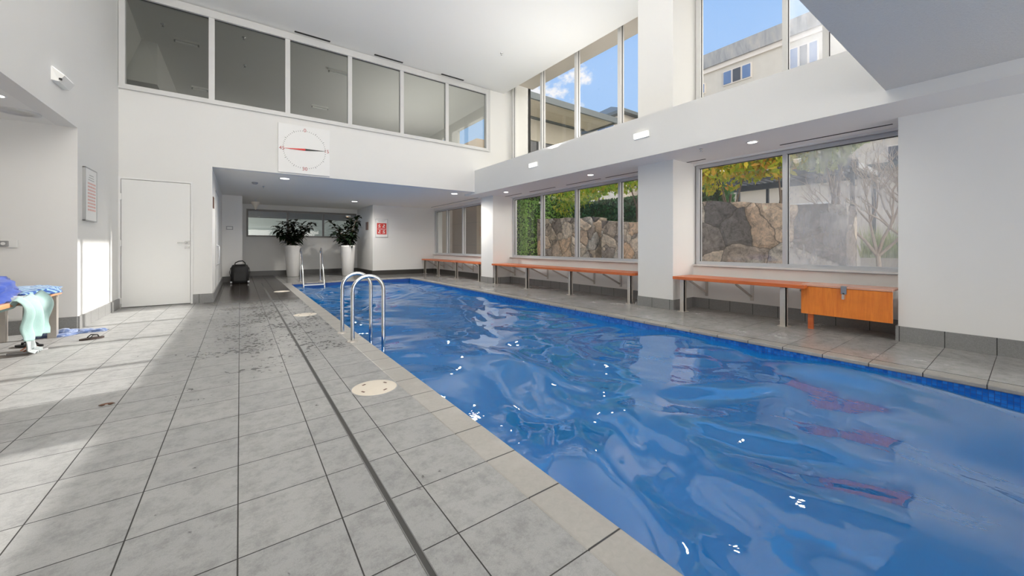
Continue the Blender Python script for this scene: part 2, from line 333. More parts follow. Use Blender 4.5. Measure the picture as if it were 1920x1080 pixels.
# ------------------------------------------------------------------ mesh building
class MB:
    def __init__(s): s.v = []; s.f = []; s.mi = []; s.sm = []; s.cur = 0
    def add(s, vs, fs, smooth=False):
        o = len(s.v); s.v += [tuple(p) for p in vs]
        for f in fs: s.f.append(tuple(i+o for i in f)); s.mi.append(s.cur); s.sm.append(smooth)
        return s
    def box(s, x0, x1, y0, y1, z0, z1):
        x0, x1 = sorted((x0, x1)); y0, y1 = sorted((y0, y1)); z0, z1 = sorted((z0, z1))
        return s.add([(x0,y0,z0),(x1,y0,z0),(x1,y1,z0),(x0,y1,z0),(x0,y0,z1),(x1,y0,z1),(x1,y1,z1),(x0,y1,z1)],
              [(0,3,2,1),(4,5,6,7),(0,1,5,4),(1,2,6,5),(2,3,7,6),(3,0,4,7)])
    def obox(s, c, size, rot):
        R_ = Euler(rot).to_matrix(); c = Vector(c); a, b, d = (k/2 for k in size)
        P = [c + R_ @ Vector(p) for p in [(-a,-b,-d),(a,-b,-d),(a,b,-d),(-a,b,-d),(-a,-b,d),(a,-b,d),(a,b,d),(-a,b,d)]]
        return s.add(P, [(0,3,2,1),(4,5,6,7),(0,1,5,4),(1,2,6,5),(2,3,7,6),(3,0,4,7)])
    def bar(s, a, b, w_, t_, up=(0, 0, 1)):
        a, b = Vector(a), Vector(b); d = (b-a).normalized(); u = Vector(up)
        if abs(d.dot(u)) > .98: u = Vector((0, 1, 0))
        sx = d.cross(u).normalized(); su = sx.cross(d).normalized()
        P = [p + sx*(i*w_/2) + su*(j*t_/2) for p in (a, b) for i, j in ((-1,-1),(1,-1),(1,1),(-1,1))]
        return s.add(P, [(3,2,1,0),(4,5,6,7),(0,1,5,4),(1,2,6,5),(2,3,7,6),(3,0,4,7)])
    def tube(s, pts, r, n=12, cap=True):
        pts = [Vector(p) for p in pts]; rr = r if isinstance(r, (list, tuple)) else [r]*len(pts)
        vs = []; prev = None
        for i, p in enumerate(pts):
            d = (pts[min(i+1, len(pts)-1)] - pts[max(i-1, 0)]).normalized()
            if prev is None:
                u = Vector((0, 0, 1)) if abs(d.z) < .9 else Vector((1, 0, 0)); a = d.cross(u).normalized()
            else:
                a = (prev - d*prev.dot(d)).normalized()
            prev = a; b = d.cross(a)
            vs += [p + (a*math.cos(2*PI*k/n) + b*math.sin(2*PI*k/n))*rr[i] for k in range(n)]
        fs = [(i*n+k, i*n+(k+1) % n, (i+1)*n+(k+1) % n, (i+1)*n+k) for i in range(len(pts)-1) for k in range(n)]
        s.add(vs, fs, True)
        if cap:
            s.add([vs[k] for k in range(n)], [tuple(range(n-1, -1, -1))]); s.add(vs[-n:], [tuple(range(n))])
        return s
    def lathe(s, prof, c, n=32, axis='z'):
        vs = []
        for r, h in prof:
            for k in range(n):
                a = 2*PI*k/n; x, y = r*math.cos(a), r*math.sin(a)
                vs.append((c[0]+x, c[1]+y, c[2]+h) if axis == 'z' else ((c[0]+x, c[1]+h, c[2]+y) if axis == 'y' else (c[0]+h, c[1]+x, c[2]+y)))
        m_ = len(prof)
        return s.add(vs, [(i*n+k, i*n+(k+1) % n, (i+1)*n+(k+1) % n, (i+1)*n+k) for i in range(m_-1) for k in range(n)], True)
    def disc(s, c, r, n=32, axis='z'):
        vs = []
        for k in range(n):
            a = 2*PI*k/n; x, y = r*math.cos(a), r*math.sin(a)
            vs.append((c[0]+x, c[1]+y, c[2]) if axis == 'z' else ((c[0]+x, c[1], c[2]+y) if axis == 'y' else (c[0], c[1]+x, c[2]+y)))
        return s.add(vs, [tuple(range(n))])
    def cyl(s, c, r, h, n=32, axis='z'):   # from c along +axis by h
        s.lathe([(r, 0), (r, h)], c, n, axis); s.disc(c, r, n, axis)
        c2 = list(c); c2['xyz'.index(axis)] += h
        return s.disc(c2, r, n, axis)
    def ell(s, c, r, seg=14, ring=9, wob=0.0, seed=0):
        vs = []; rnd = random.Random(seed)
        for i in range(ring+1):
            t = PI*i/ring
            for k in range(seg):
                a = 2*PI*k/seg; q = Vector((math.sin(t)*math.cos(a), math.sin(t)*math.sin(a), math.cos(t)))
                w_ = 1 + wob*mnoise.noise(q*1.7 + Vector((seed, seed*.7, 0)))
                vs.append((c[0]+q.x*r[0]*w_, c[1]+q.y*r[1]*w_, c[2]+q.z*r[2]*w_))
        return s.add(vs, [(i*seg+k, (i+1)*seg+k, (i+1)*seg+(k+1) % seg, i*seg+(k+1) % seg) for i in range(ring) for k in range(seg)], True)
    def build(s, name, mats, parent=None, origin=None, bevel=0.0):
        me = bpy.data.meshes.new(name)
        o_ = Vector(origin) if origin is not None else (parent.location.copy() if parent is not None and parent.type == 'EMPTY' else Vector((0, 0, 0)))
        me.from_pydata([tuple(Vector(p)) for p in s.v], [], s.f)
        if not isinstance(mats, (list, tuple)): mats = [mats]
        for m_ in mats: me.materials.append(m_)
        for p, i, sm_ in zip(me.polygons, s.mi, s.sm): p.material_index = i; p.use_smooth = sm_
        me.update()
        ob = bpy.data.objects.new(name, me); COL.objects.link(ob)
        if parent is not None:
            ob.parent = parent
            # mesh stays in world coordinates: undo the parents' offset
            off = Vector((0, 0, 0)); q = parent
            while q is not None: off += q.location; q = q.parent
            ob.location = -off
        if bevel:
            b = ob.modifiers.new('bevel', 'BEVEL'); b.width = bevel; b.segments = 2; b.limit_method = 'ANGLE'
        return ob

def tag(o, label=None, cat=None, group=None, kind=None):
    if label: o['label'] = label
    if cat: o['category'] = cat
    if group: o['group'] = group
    if kind: o['kind'] = kind
    return o
def empty(name, loc, label=None, cat=None, group=None, kind=None):
    o = bpy.data.objects.new(name, None); COL.objects.link(o); o.location = loc; o.empty_display_size = .1
    return tag(o, label, cat, group, kind)
def struct(name, mb, mat, label=None, **kw):
    o = mb.build(name, mat, **kw); return tag(o, label, 'room', kind='structure')
def dup(o, parent=None):
    c = o.copy(); COL.objects.link(c)
    if parent is not None: c.parent = parent
    for ch in list(o.children): dup(ch, c)
    return c
def dup_at(o, loc, label=None, group=None):
    c = dup(o); c.location = loc
    if label: c['label'] = label
    if group: c['group'] = group
    return c
B = MB

# ------------------------------------------------------------------ the setting
XB, XC, XN, XR, XG = 5.0, 5.5, 5.64, 6.1, 6.2          # beam face, column face, near wall, recess wall, glass
Y8, ZS, ZA, ZC, ZB = 8.6, 2.36, 2.42, 5.22, 2.985      # clock wall, soffit, alcove ceiling, main ceiling, beam top
YF, YK = 13.3, 15.4                                     # far wall, back wall of alcove
PX0, PX1, PY0, PY1 = 1.085, 4.38, -3.0, 11.66           # pool opening
TH = .15
# floor
f = B().box(-6, PX0-.158, -6, YK, -.15, 0).build('floor', W['floor_l']); tag(f, 'grey stone tiled deck along the left of the pool', 'floor', kind='structure')
f = B().box(PX1+.15, 6.3, -6, YK, -.15, 0).box(PX0-.158, PX1+.15, PY1+.15, YK, -.15, 0).build('floor', W['floor_r']); tag(f, 'dark wet tiled deck under the windows', 'floor', kind='structure')
def coping_strip(x0, x1, y0, y1, lip, mat, lab):
    m_ = B()
    m_.box(x0, x1, y0, y1, -.034, 0)
    o = m_.build('trim_coping', mat, bevel=.008); tag(o, lab, 'coping', kind='structure')
coping_strip(PX0-.158, PX0+.012, PY0, PY1+.15, 1, W['cop_l'], 'pale stone coping on the left pool edge')
coping_strip(PX1-.012, PX1+.15, PY0, PY1+.15, 1, W['cop_r'], 'stone coping on the window side of the pool')
coping_strip(PX0+.012, PX1-.012, PY1-.012, PY1+.15, 1, W['cop_f'], 'stone coping at the far end of the pool')
# basin
b_ = B(); D = -1.35
b_.box(PX0-.10, PX0, PY0, PY1, D, -.034).box(PX1, PX1+.10, PY0, PY1, D, -.034).box(PX0-.1, PX1+.1, PY1, PY1+.10, D, -.034).box(PX0-.1, PX1+.1, PY0-.1, PY0, D, -.034)
tag(b_.build('pool_basin', W['mosaic']), 'blue mosaic tiled walls of the swimming pool', 'pool', kind='structure')
tag(B().box(PX0-.1, PX1+.1, PY0-.1, PY1+.1, D-.1, D).build('pool_floor', W['poolfloor']), 'blue floor of the swimming pool', 'pool', kind='structure')
ZW = -.105
def wave(x, y):
    p = Vector((x, y, 0))
    q = p + Vector((mnoise.noise(p*.55+Vector((3, 1, 0))), mnoise.noise(p*.55+Vector((9, 4, 0))), 0))*.75
    h = .062*mnoise.noise(Vector((q.x*1.15+q.y*.35, q.y*.62-q.x*.3, 1.0)))
    h += .030*mnoise.noise(Vector((q.x*2.2-q.y*.8, q.y*1.7+q.x*.9, 5.0)))
    h += .0085*mnoise.noise(Vector((q.x*4.6, q.y*4.1, 9.0)))
    ch = min(1, max(0, (y-2.5)/3.0))
    h += ch*.0045*mnoise.noise(Vector((q.x*5.0, q.y*7.5, 2.0)))
    n_ = min(1, max(0, (4.0-y)/2.5))
    h += n_*.042*mnoise.noise(Vector((q.x*1.5-q.y*.5, q.y*1.0+q.x*.6, 7.0)))
    return h
NX, NY = 116, 470
wm = B(); vs = []
for j in range(NY+1):
    y = PY0+.001+(PY1-PY0-.002)*j/NY
    for i in range(NX+1):
        x = PX0+.001+(PX1-PX0-.002)*i/NX; vs.append((x, y, ZW+wave(x, y)))
wm.add(vs, [(j*(NX+1)+i, j*(NX+1)+i+1, (j+1)*(NX+1)+i+1, (j+1)*(NX+1)+i) for j in range(NY) for i in range(NX)], True)
tag(wm.build('pool_water', W['water']), 'rippled blue water filling the indoor swimming pool', 'water', kind='stuff')

def wall(name, mb, lab, mat='paint'): return tag(mb.build(name, W[mat]), lab, 'wall', kind='structure')
wall('wall_left', B().box(-1.58-TH, -1.58, 6.72, Y8, 0, 2.42).box(-1.60-TH, -1.58, .83, Y8, 2.42, ZC+.3), 'white side wall left of the door')
wall('wall_left_recess', B().box(-6, -1.58-TH, 6.72, 6.72+TH, 0, 2.42), 'white wall behind the left bench')
wall('wall_left_far', B().box(-6-TH, -6, -6, 6.87, 0, 2.42), 'far left wall of the low recess')
tag(B().box(-6, -1.60-TH, -6, 6.72, 2.42, 2.6).box(-1.60-TH, -1.6, -6, .83, 2.42, 2.6).build('ceiling_left_recess', W['ceil']), 'low white ceiling over the left bench', 'ceiling', kind='structure')
# clock wall, with door opening, alcove opening and the gallery window opening
cw = B()
DX0, DX1, DZ = -1.555, -.695, 2.09
GX0, GX1, GZ0, GZ1 = -1.575, 5.45, 3.555, 5.17
cw.box(-1.58-TH, DX0-.03, Y8, Y8+TH, 0, ZA).box(DX1+.03, -.40, Y8, Y8+TH, 0, ZA).box(DX0-.03, DX1+.03, Y8, Y8+TH, DZ+.03, ZA)
cw.box(-1.58-TH, 6.3, Y8, Y8+TH, ZA, GZ0).box(-1.75, GX0, Y8, Y8+TH, GZ0, ZC).box(GX1, 6.3, Y8, Y8+TH, GZ0, ZC+.6).box(GX0, GX1, Y8, Y8+TH, GZ1, ZC)
wall('wall_far_upper', cw, 'tall white wall with the pace clock above the alcove')
# the clock wall bottom runs only to the beam, so cut: the beam hides the rest
wall('wall_alcove_left', B().box(-.40-TH, -.40, Y8+TH, 13.1, 0, ZA), 'white side wall of the alcove')
wall('wall_alcove_nib', B().box(-.40-TH, .056, 13.1, 13.1+TH, 0, ZA).box(.056-TH, .056, 13.1+TH, YK, 0, ZA), 'short white wall at the end of the alcove')
bx0, bx1, bz0, bz1 = .176, 3.66, 1.32, 2.25
bw = B().box(.056-TH, bx0, YK, YK+TH, 0, ZA+.2).box(bx1, 3.85, YK, YK+TH, 0, ZA+.2).box(bx0, bx1, YK, YK+TH, 0, bz0).box(bx0, bx1, YK, YK+TH, bz1, ZA+.2)
wall('wall_back', bw, 'white back wall behind the tall planters')
wall('wall_niche_right', B().box(3.70, 3.70+TH, YF+TH, YK, 0, ZA), 'side wall of the planter niche')
wall('wall_far', B().box(3.70, 6.3, YF, YF+TH, 0, ZA), 'white far wall with the red notice')
tag(B().box(-.40-TH, 6.3, Y8+TH, YK+TH, ZA, ZA+.2).build('ceiling_alcove', plain('alcove_ceiling_warmed', (.90, .87, .80), .75, var=.01, scale=1)), 'low ceiling over the far end of the pool', 'ceiling', kind='structure')  # ceiling colour lightened and warmed to offset dim, bluish bounce light
# main ceiling with blind pocket along the windows
tag(B().box(-1.75, 5.93, .83, Y8+TH, ZC, ZC+.12).box(5.93, 6.05, .83, Y8, ZC+.10, ZC+.7).box(5.93, 6.6, .83, Y8, ZC+.7, ZC+.8).build('ceiling', W['ceil']), 'high white ceiling over the pool hall', 'ceiling', kind='structure')
tag(B().box(-6, 5.0, -6, .83, 2.485, 3.0).build('ceiling_gallery_soffit', W['soffit_rough']), 'rough grey underside of the gallery overhead', 'ceiling', kind='structure')
wall('wall_gallery_front', B().box(-1.75, 6.3, .68, .83, 3.0, ZC+.6), 'white wall above the gallery edge')
# beam
tag(B().box(XB, 6.18, -6, 9.15, ZS, ZB).build('ceiling_beam', W['paint']), 'long white beam between lower and upper windows', 'beam', kind='structure')
# columns
C1, C2 = (3.31, 3.95), (8.49, 9.10)
for nm, (a, b), lab in (('column', C1, 'near white column between the windows'), ('column', C2, 'far white column between the windows')):
    tag(B().box(XC, 6.3, a, b, 0, ZS).build(nm, W['paint']), lab, 'column', kind='structure')
tag(B().box(XC, 6.3, C1[0], C1[1], ZB, ZC+.7).build('column', W['paint']), 'upper white column above the beam', 'column', kind='structure')
wall('wall_right_near', B().box(XN, 6.3, -6, .84, 0, ZS), 'white wall at the right edge, nearest the viewer')
SZ, HZ = .70, 2.33
LB = [('window_1', .84, C1[0], XR, XG, [2.03]), ('window_2', C1[1], C2[0], XR, XG, [4.85, 6.05, 7.25]), ('window_3', C2[1], YF, 5.95, 6.05, [11.06, 12.22])]
for nm, y0, y1, xr, xg, mu in LB:
    wall('wall_right_sill', B().box(xr, 6.3, y0, y1, 0, SZ-.03).box(xr, 6.3, y0, y1, HZ+.005, ZS+.06), 'low white wall under ' + nm.replace('_', ' '))
wall('wall_right_upper', B().box(6.12, 6.3, -6, .83, ZB, ZC+.6), 'upper right wall by the gallery')
wall('wall_behind', B().box(-6, 6.3, -6.2, -6, 0, 2.5), 'wall behind the viewer')
# skirting tiles
BH = .158
sk = [('bb_y', (-1.58, -1.562, 6.72, Y8)), ('bb_x', (-1.58, DX0-.03, Y8-.018, Y8)), ('bb_x', (-6, -1.58, 6.702, 6.72)), ('bb_x', (DX1+.03, -.382, Y8-.018, Y8)),
      ('bb_y', (-.40, -.382, Y8, 13.1)), ('bb_d', (-.40, .056, 13.082, 13.1)), ('bb_d', (.056, 3.70, YK-.018, YK)), ('bb_d', (3.682, 3.70, YF, YK)),
      ('bb_d', (3.682, 5.95, YF-.018, YF)), ('bb_d', (5.932, 5.95, C2[1], YF)), ('bb_y', (XC-.018, XC, C2[0]-.018, C2[1])), ('bb_x', (XC, XR, C2[0]-.018, C2[0])),
      ('bb_y', (XR-.018, XR, C1[1], C2[0])), ('bb_y', (XC-.018, XC, C1[0]-.018, C1[1])), ('bb_x', (XC, XR, C1[0]-.018, C1[0])), ('bb_y', (XR-.018, XR, .84, C1[0])), ('bb_y', (XN-.018, XN, -6, .84)), ('bb_x', (XN-.018, XR, .84, .858))]
for i, (mt, q) in enumerate(sk):
    tag(B().box(*q, 0, BH).build('baseboard_hall', W[mt]), 'grey stone skirting tiles', 'skirting', kind='structure')

# ------------------------------------------------------------------ windows
def side_window(nm, xg, y0, y1, z0, z1, mulls, lab, mats, fr=.05, dep=.10, mw=.05, tops=True, mat='alu'):
    e_ = empty(nm, (xg, (y0+y1)/2, z0), lab, 'window', kind='structure')
    m_ = B().box(xg-dep/2, xg+dep/2, y0, y0+fr, z0, z1).box(xg-dep/2, xg+dep/2, y1-fr, y1, z0, z1)
    m_.box(xg-dep/2, xg+dep/2, y0+fr, y1-fr, z0, z0+fr).box(xg-dep/2, xg+dep/2, y0+fr, y1-fr, z1-fr, z1)
    m_.build('window_frame', W[mat], e_)
    m_ = B(); m_.box(xg-dep/2-.10, xg-dep/2, y0, y1, z0-.018, z0)
    m_.build('window_sill', W['alu_white'], e_)
    for k in mulls:
        B().box(xg-dep/2-.015, xg+dep/2, k-mw/2, k+mw/2, z0+fr, z1-fr).build('mullion', W[mat], e_)
    ed = [y0+fr] + [k for q in mulls for k in (q-mw/2, q+mw/2)] + [y1-fr]
    for i in range(0, len(ed), 2):
        B().box(xg+.01, xg+.016, ed[i], ed[i+1], z0+fr, z1-fr).build('pane', W[mats[i//2 % len(mats)]], e_)
        g = B(); a_, b2 = ed[i], ed[i+1]
        g.box(xg-.012, xg-.002, a_, a_+.008, z0+fr, z1-fr).box(xg-.012, xg-.002, b2-.008, b2, z0+fr, z1-fr).box(xg-.012, xg-.002, a_, b2, z1-fr-.008, z1-fr)
        g.build('gasket', W['gasket'], e_)
    return e_
side_window('window_1', XG, .86, 3.29, SZ, HZ, [2.03], 'nearest lower window with a misted right pane', ['glass_misty', 'glass'])
side_window('window_2', XG, C1[1]+.0, C2[0]+.0, SZ, HZ, [4.85, 6.05, 7.25], 'middle lower window looking on stone walls', ['glass'])
side_window('window_3', 6.05, C2[1], YF-.02, SZ, HZ, [11.10, 12.28], 'farthest lower window looking on sandstone', ['glass'])
side_window('window_4', XG, .85, 3.29, ZB+.02, ZC+.65, [1.58, 2.03], 'upper window nearest the gallery', ['glass_smudge', 'glass_smudge', 'glass'], fr=.07, mat='alu_white', mw=.055)
side_window('window_5', XG, C1[1], Y8-.06, ZB+.02, ZC+.65, [4.85, 6.05, 7.25], 'upper window beside the clock wall', ['glass'], fr=.08, mat='alu_white', mw=.07)
# gallery window in the clock wall
gw = empty('window_6', ((GX0+GX1)/2, Y8, GZ0), 'wide strip window to the upper gallery over the clock', 'window', kind='structure')
fr = .075
m_ = B().box(GX0, GX1, Y8-.035, Y8+.08, GZ0, GZ0+.06).box(GX0, GX1, Y8-.035, Y8+.08, GZ1-.10, GZ1+.03).box(GX0, GX0+fr, Y8-.035, Y8+.08, GZ0+.06, GZ1-.1).box(GX1-.11, GX1, Y8-.035, Y8+.08, GZ0+.06, GZ1-.1)
m_.box(GX0-.012, GX1+.012, Y8-.045, Y8-.03, GZ0-.02, GZ0+.012).box(GX1-.03, GX1+.012, Y8-.045, Y8-.03, GZ0+.012, GZ1+.03)
m_.build('window_frame', W['alu_white'], gw)
mul = [-.408, .763, 1.915, 3.05, 4.20]
for k in mul:
    B().box(k-.042, k+.042, Y8-.02, Y8+.07, GZ0+.06, GZ1-.10).build('mullion', W['alu_white'], gw)
ed = [GX0+fr] + [k for q in mul for k in (q-.042, q+.042)] + [GX1-.11]
for i in range(0, len(ed), 2):
    B().box(ed[i], ed[i+1], Y8+.03, Y8+.036, GZ0+.06, GZ1-.10).build('pane', W['glass_dim'], gw)
    B().box(ed[i], ed[i+1], Y8+.012, Y8+.02, GZ1-.115, GZ1-.10).build('gasket', W['gasket'], gw)
# gallery room behind it
ZG = 5.9
W['gal'] = plain('gallery_paint', (.74, .74, .72), .8, var=.02, scale=1)
tag(B().box(-2.6, 7.0, Y8+TH, 18.2, 3.0, 3.2).build('floor_gallery', W['render_grey']), 'floor of the upper gallery', 'floor', kind='structure')
tag(B().box(-2.6, 7.0, Y8+TH, 18.2, ZG, ZG+.1).build('ceiling_gallery', W['gal']), 'ceiling of the upper gallery', 'ceiling', kind='structure')
wall('wall_gallery_back', B().box(-2.6, 7.0, 18.2, 18.3, 3.2, ZG), 'back wall of the upper gallery', 'gal')
gl_ = B().box(-2.75, -2.6, Y8+TH, 18.2, 3.2, ZG)
gl_.add([(-1.75, Y8+TH, ZG), (-2.6, Y8+TH, ZG), (-2.6, 12, 3.6), (-1.9, 12.5, ZG)], [(0, 1, 2), (0, 2, 3)])
gl_.box(-2.6, -1.62, 12.4, 18.2, 4.9, ZG)
wall('wall_gallery_left', gl_, 'left wall of the upper gallery', 'gal')
wall('wall_gallery_right', B().box(6.9, 7.0, 9.9, 18.2, 3.2, 3.9).box(6.9, 7.0, 9.9, 18.2, 5.5, ZG).box(6.9, 7.0, Y8+TH, 9.9, 3.2, ZG).box(6.9, 7.0, 13.2, 14.2, 3.9, 5.5), 'window wall of the upper gallery', 'gal')
wall('wall_gallery_face', B().box(-2.6, GX0, Y8+TH, Y8+TH+.05, 3.2, ZG).box(GX1, 7.0, Y8+TH, Y8+TH+.05, 3.2, ZG).box(GX0, GX1, Y8+TH, Y8+TH+.05, GZ1, ZG), 'inner face of the gallery wall', 'gal')

def text_mesh(s, size, mat, name, loc, rot, parent=None, align='CENTER', extr=.001):
    c = bpy.data.curves.new(name, 'FONT'); c.body = s; c.size = size; c.align_x = align; c.align_y = 'CENTER'; c.extrude = extr
    o = bpy.data.objects.new(name, c); COL.objects.link(o)
    bpy.context.view_layer.update()
    me = bpy.data.meshes.new_from_object(o.evaluated_get(bpy.context.evaluated_depsgraph_get()))
    COL.objects.unlink(o); bpy.data.objects.remove(o)
    n = bpy.data.objects.new(name, me); COL.objects.link(n); me.materials.clear(); me.materials.append(mat)
    n.rotation_euler = rot; n.location = loc
    if parent is not None:
        n.parent = parent; n.location = Vector(loc) - parent.location
    return n

# ------------------------------------------------------------------ doors
d1 = empty('door_1', ((DX0+DX1)/2, Y8, 0), 'white flush door with a lever handle left of the alcove', 'door', kind='structure')
B().box(DX0-.03, DX0, Y8-.012, Y8+.06, 0, DZ+.03).box(DX1, DX1+.03, Y8-.012, Y8+.06, 0, DZ+.03).box(DX0, DX1, Y8-.012, Y8+.06, DZ, DZ+.03).build('door_frame', W['door'], d1)
B().box(DX0+.006, DX1-.006, Y8+.002, Y8+.05, .012, DZ-.006).build('door_leaf', W['door'], d1)
B().box(DX0, DX1, Y8+.05, Y8+.055, 0, DZ).build('shadow_gap', W['gap'], d1)
B().box(-.775, -.712, Y8-.006, Y8+.003, 1.035, 1.085).box(-.775, -.712, Y8-.006, Y8+.003, .955, .995).build('lock_plate', W['steel'], d1)
B().tube([(-.735, Y8, 1.06), (-.735, Y8-.045, 1.06), (-.75, Y8-.05, 1.06), (-.865, Y8-.05, 1.06)], .008, 8).build('door_handle', W['steel'], d1)
for z in (1.80, 1.05, .12):
    B().box(DX0-.012, DX0+.012, Y8-.018, Y8-.001, z-.05, z+.05).build('hinge', W['door'], d1)
d2 = empty('door_2', (-.40, 10.1, 0), 'white door with upright pull handle in the alcove side wall', 'door', kind='structure')
B().box(-.40, -.392, 9.62, 10.75, .165, 2.1).build('door_leaf', W['door'], d2)
B().box(-.40, -.390, 9.60, 9.62, .165, 2.12).box(-.40, -.390, 10.75, 10.77, .165, 2.12).box(-.40, -.390, 9.6, 10.77, 2.1, 2.12).build('door_frame', W['greyink'], d2)
B().tube([(-.39, 9.8, .62), (-.345, 9.8, .64), (-.345, 9.8, 1.0), (-.39, 9.8, 1.02)], .012, 8).build('pull_handle', W['alu'], d2)

# ------------------------------------------------------------------ ceiling slots, lights, sprinklers
def slot(x0, x1, y0, y1, z, lab, grp=None, cat='air slot'):
    m_ = B().box(x0, x1, y0, y1, z-.004, z+.002)
    o = m_.build('air_slot', W['black'], None); tag(o, lab, cat, grp); return o
for (a, b), l_ in zip(((.87, 1.51), (2.40, 3.04), (4.0, 4.62)), ('black linear air slot in the high ceiling, leftmost', 'black linear air slot in the high ceiling, middle one', 'black linear air slot in the high ceiling, rightmost')):
    slot(a, b, 8.47, 8.53, ZC, l_, 'slots in the high ceiling')
for (a, b), l_ in zip(((.92, 2.0), (3.0, 3.30), (3.97, 4.98), (5.11, 6.09), (6.46, 7.40), (7.73, 8.47)),
    ('thin dark air slot above the misted window', 'short dark air slot right beside the near column', 'dark air slot over the middle window, next to the near column', 'dark air slot over the middle window, second from near column', 'dark air slot over the middle window, third from near column', 'dark air slot over the middle window, next to the far column')):
    slot(5.875, 5.905, a, b, ZS, l_, 'slots over the lower windows')
slot(5.66, 5.68, 9.3, 12.9, ZA, 'long dark air slot over the farthest window', 'slots over the lower windows')
def downlight(x, y, z, lab, r=.055, watt=14):
    if y > 9: r = .085
    e_ = empty('downlight', (x, y, z), lab, 'light', 'recessed downlights')
    B().lathe([(r*1.35, 0), (r*1.3, -.008), (r, -.008), (r, .0)], (x, y, z), 24).build('trim_ring', W['plastic'], e_)
    B().disc((x, y, z-.005), r, 24).build('lens', W['lamp'], e_)
    if watt:
        l = bpy.data.lights.new('downlight_bulb', 'SPOT'); l.energy = watt; l.spot_size = 2.95; l.spot_blend = .8; l.shadow_soft_size = .05; l.color = (1, .95, .88)
        o = bpy.data.objects.new('downlight_bulb', l); COL.objects.link(o); o.parent = e_; o.location = (0, 0, -.03)
for x, y, z, l_ in ((5.42, 2.15, ZS, 'lit round downlight in the soffit above the misted window'), (5.41, 4.94, ZS, 'lit round downlight in the soffit just past the near column'), (5.42, 7.76, ZS, 'small lit downlight in the soffit before the far column'),
        (.763, 9.19, ZA, 'lit downlight in the alcove ceiling right under the clock'), (2.945, 12.6, ZA, 'lit downlight above the right-hand planter'), (4.70, 9.17, ZA, 'lit downlight in the low ceiling near the end of the beam'), (-1.86, 5.70, 2.42, 'downlight in the low ceiling at the left edge')):
    downlight(x, y, z, l_, watt=140 if y > 9 else 14)
def sprinkler(x, y, z, lab, s=1.0):
    m_ = B().lathe([(.028*s, 0), (.026*s, -.006*s), (.010*s, -.008*s), (.008*s, -.03*s), (.018*s, -.034*s), (.018*s, -.038*s), (0, -.038*s)], (x, y, z), 14)
    tag(m_.build('sprinkler_head', W['steel']), lab, 'sprinkler', 'sprinkler heads')
sprinkler(4.64, 6.82, ZC, 'tiny sprinkler head in the high white ceiling')
sprinkler(5.22, 2.72, ZS, 'small sprinkler head in the soffit right of the near column')
sprinkler(.45, 10.7, ZA, 'sprinkler head in the alcove ceiling behind the smoke detector')
sd = B().lathe([(.06, 0), (.058, -.02), (.035, -.04), (0, -.042)], (.27, 10.16, ZA), 24).build('smoke_detector', W['grey_plastic']); tag(sd, 'round grey smoke detector on the alcove ceiling', 'smoke detector')
vt = B().lathe([(.16, 0), (.16, -.01), (.10, -.018), (.10, -.01), (.06, -.02), (.06, -.012), (0, -.02)], (-1.90, 6.28, 2.42), 28).build('round_air_vent', W['alu_white']); tag(vt, 'round white air vent in the low left ceiling', 'air vent')
# emergency lights
def emerg_y(x, y, z, lab, sgn=-1, lit=True):
    e_ = empty('emergency_light', (x, y, z), lab, 'light', 'emergency lights on the walls')
    B().box(x, x+sgn*.018, y-.135, y+.135, z-.05, z+.05).build('housing', W['plastic'], e_, bevel=.006)
    B().box(x+sgn*.018, x+sgn*.052, y-.125, y+.125, z-.045, z+.040).build('lens', W['emerg'] if lit else W['plastic'], e_, bevel=.012)
emerg_y(XB, 3.515, 2.700, 'lit rectangular wall light on the beam, nearer of two')
emerg_y(XB, 6.135, 2.700, 'lit rectangular wall light on the beam, farther of two')
e_ = empty('wall_light', (-1.58, 6.1, 2.8), 'slim white wedge wall light high on the left wall', 'light')
B().add([(-1.58, 5.93, 2.86), (-1.58, 6.27, 2.86), (-1.58, 6.27, 2.72), (-1.58, 5.93, 2.72), (-1.49, 5.95, 2.79), (-1.49, 6.25, 2.79), (-1.53, 6.25, 2.72), (-1.53, 5.95, 2.72)], [(0, 1, 5, 4), (4, 5, 6, 7), (7, 6, 2, 3), (0, 4, 7, 3), (1, 2, 6, 5)]).build('housing', W['plastic'], e_)
B().add([(-1.578, 5.94, 2.868), (-1.578, 6.26, 2.868), (-1.495, 6.24, 2.80), (-1.495, 5.96, 2.80)], [(0, 1, 2, 3)]).build('lens', W['emerg'], e_)
B().box(-1.53, -1.51, 5.945, 5.965, 2.735, 2.755).build('sensor', W['ink'], e_)

# ------------------------------------------------------------------ pace clock
cx_, cz_ = 1.056, 2.93
ck = empty('pace_clock', (cx_, Y8, 2.45), 'square white swimming pace clock with red and black hand', 'clock')
B().box(.60, 1.515, Y8-.045, Y8, 2.445, 3.40).build('clock_case', W['board'], ck, bevel=.004)
yc = Y8-.0455
tk = B()
for i in range(60):
    a = 2*PI*i/60
    if i % 15 == 0: continue
    L = .036 if i % 5 == 0 else .018; r0 = .365
    c_, s_ = math.sin(a), math.cos(a)
    p0 = (cx_+c_*r0, yc-.001, cz_+s_*r0); p1 = (cx_+c_*(r0+L), yc-.001, cz_+s_*(r0+L)); B().bar(p0, p1, .006, .002, (0, 1, 0)).build('minute_mark', W['ink'], ck)
for s_, dx, dz in (('0', 0, .385), ('15', .395, .02), ('30', 0, -.385), ('45', -.395, -.02)):
    t_ = text_mesh(s_, .095, W['redink'], 'numeral', (cx_+dx, yc-.001, cz_+dz), (PI/2, 0, 0), ck)
tl = .055
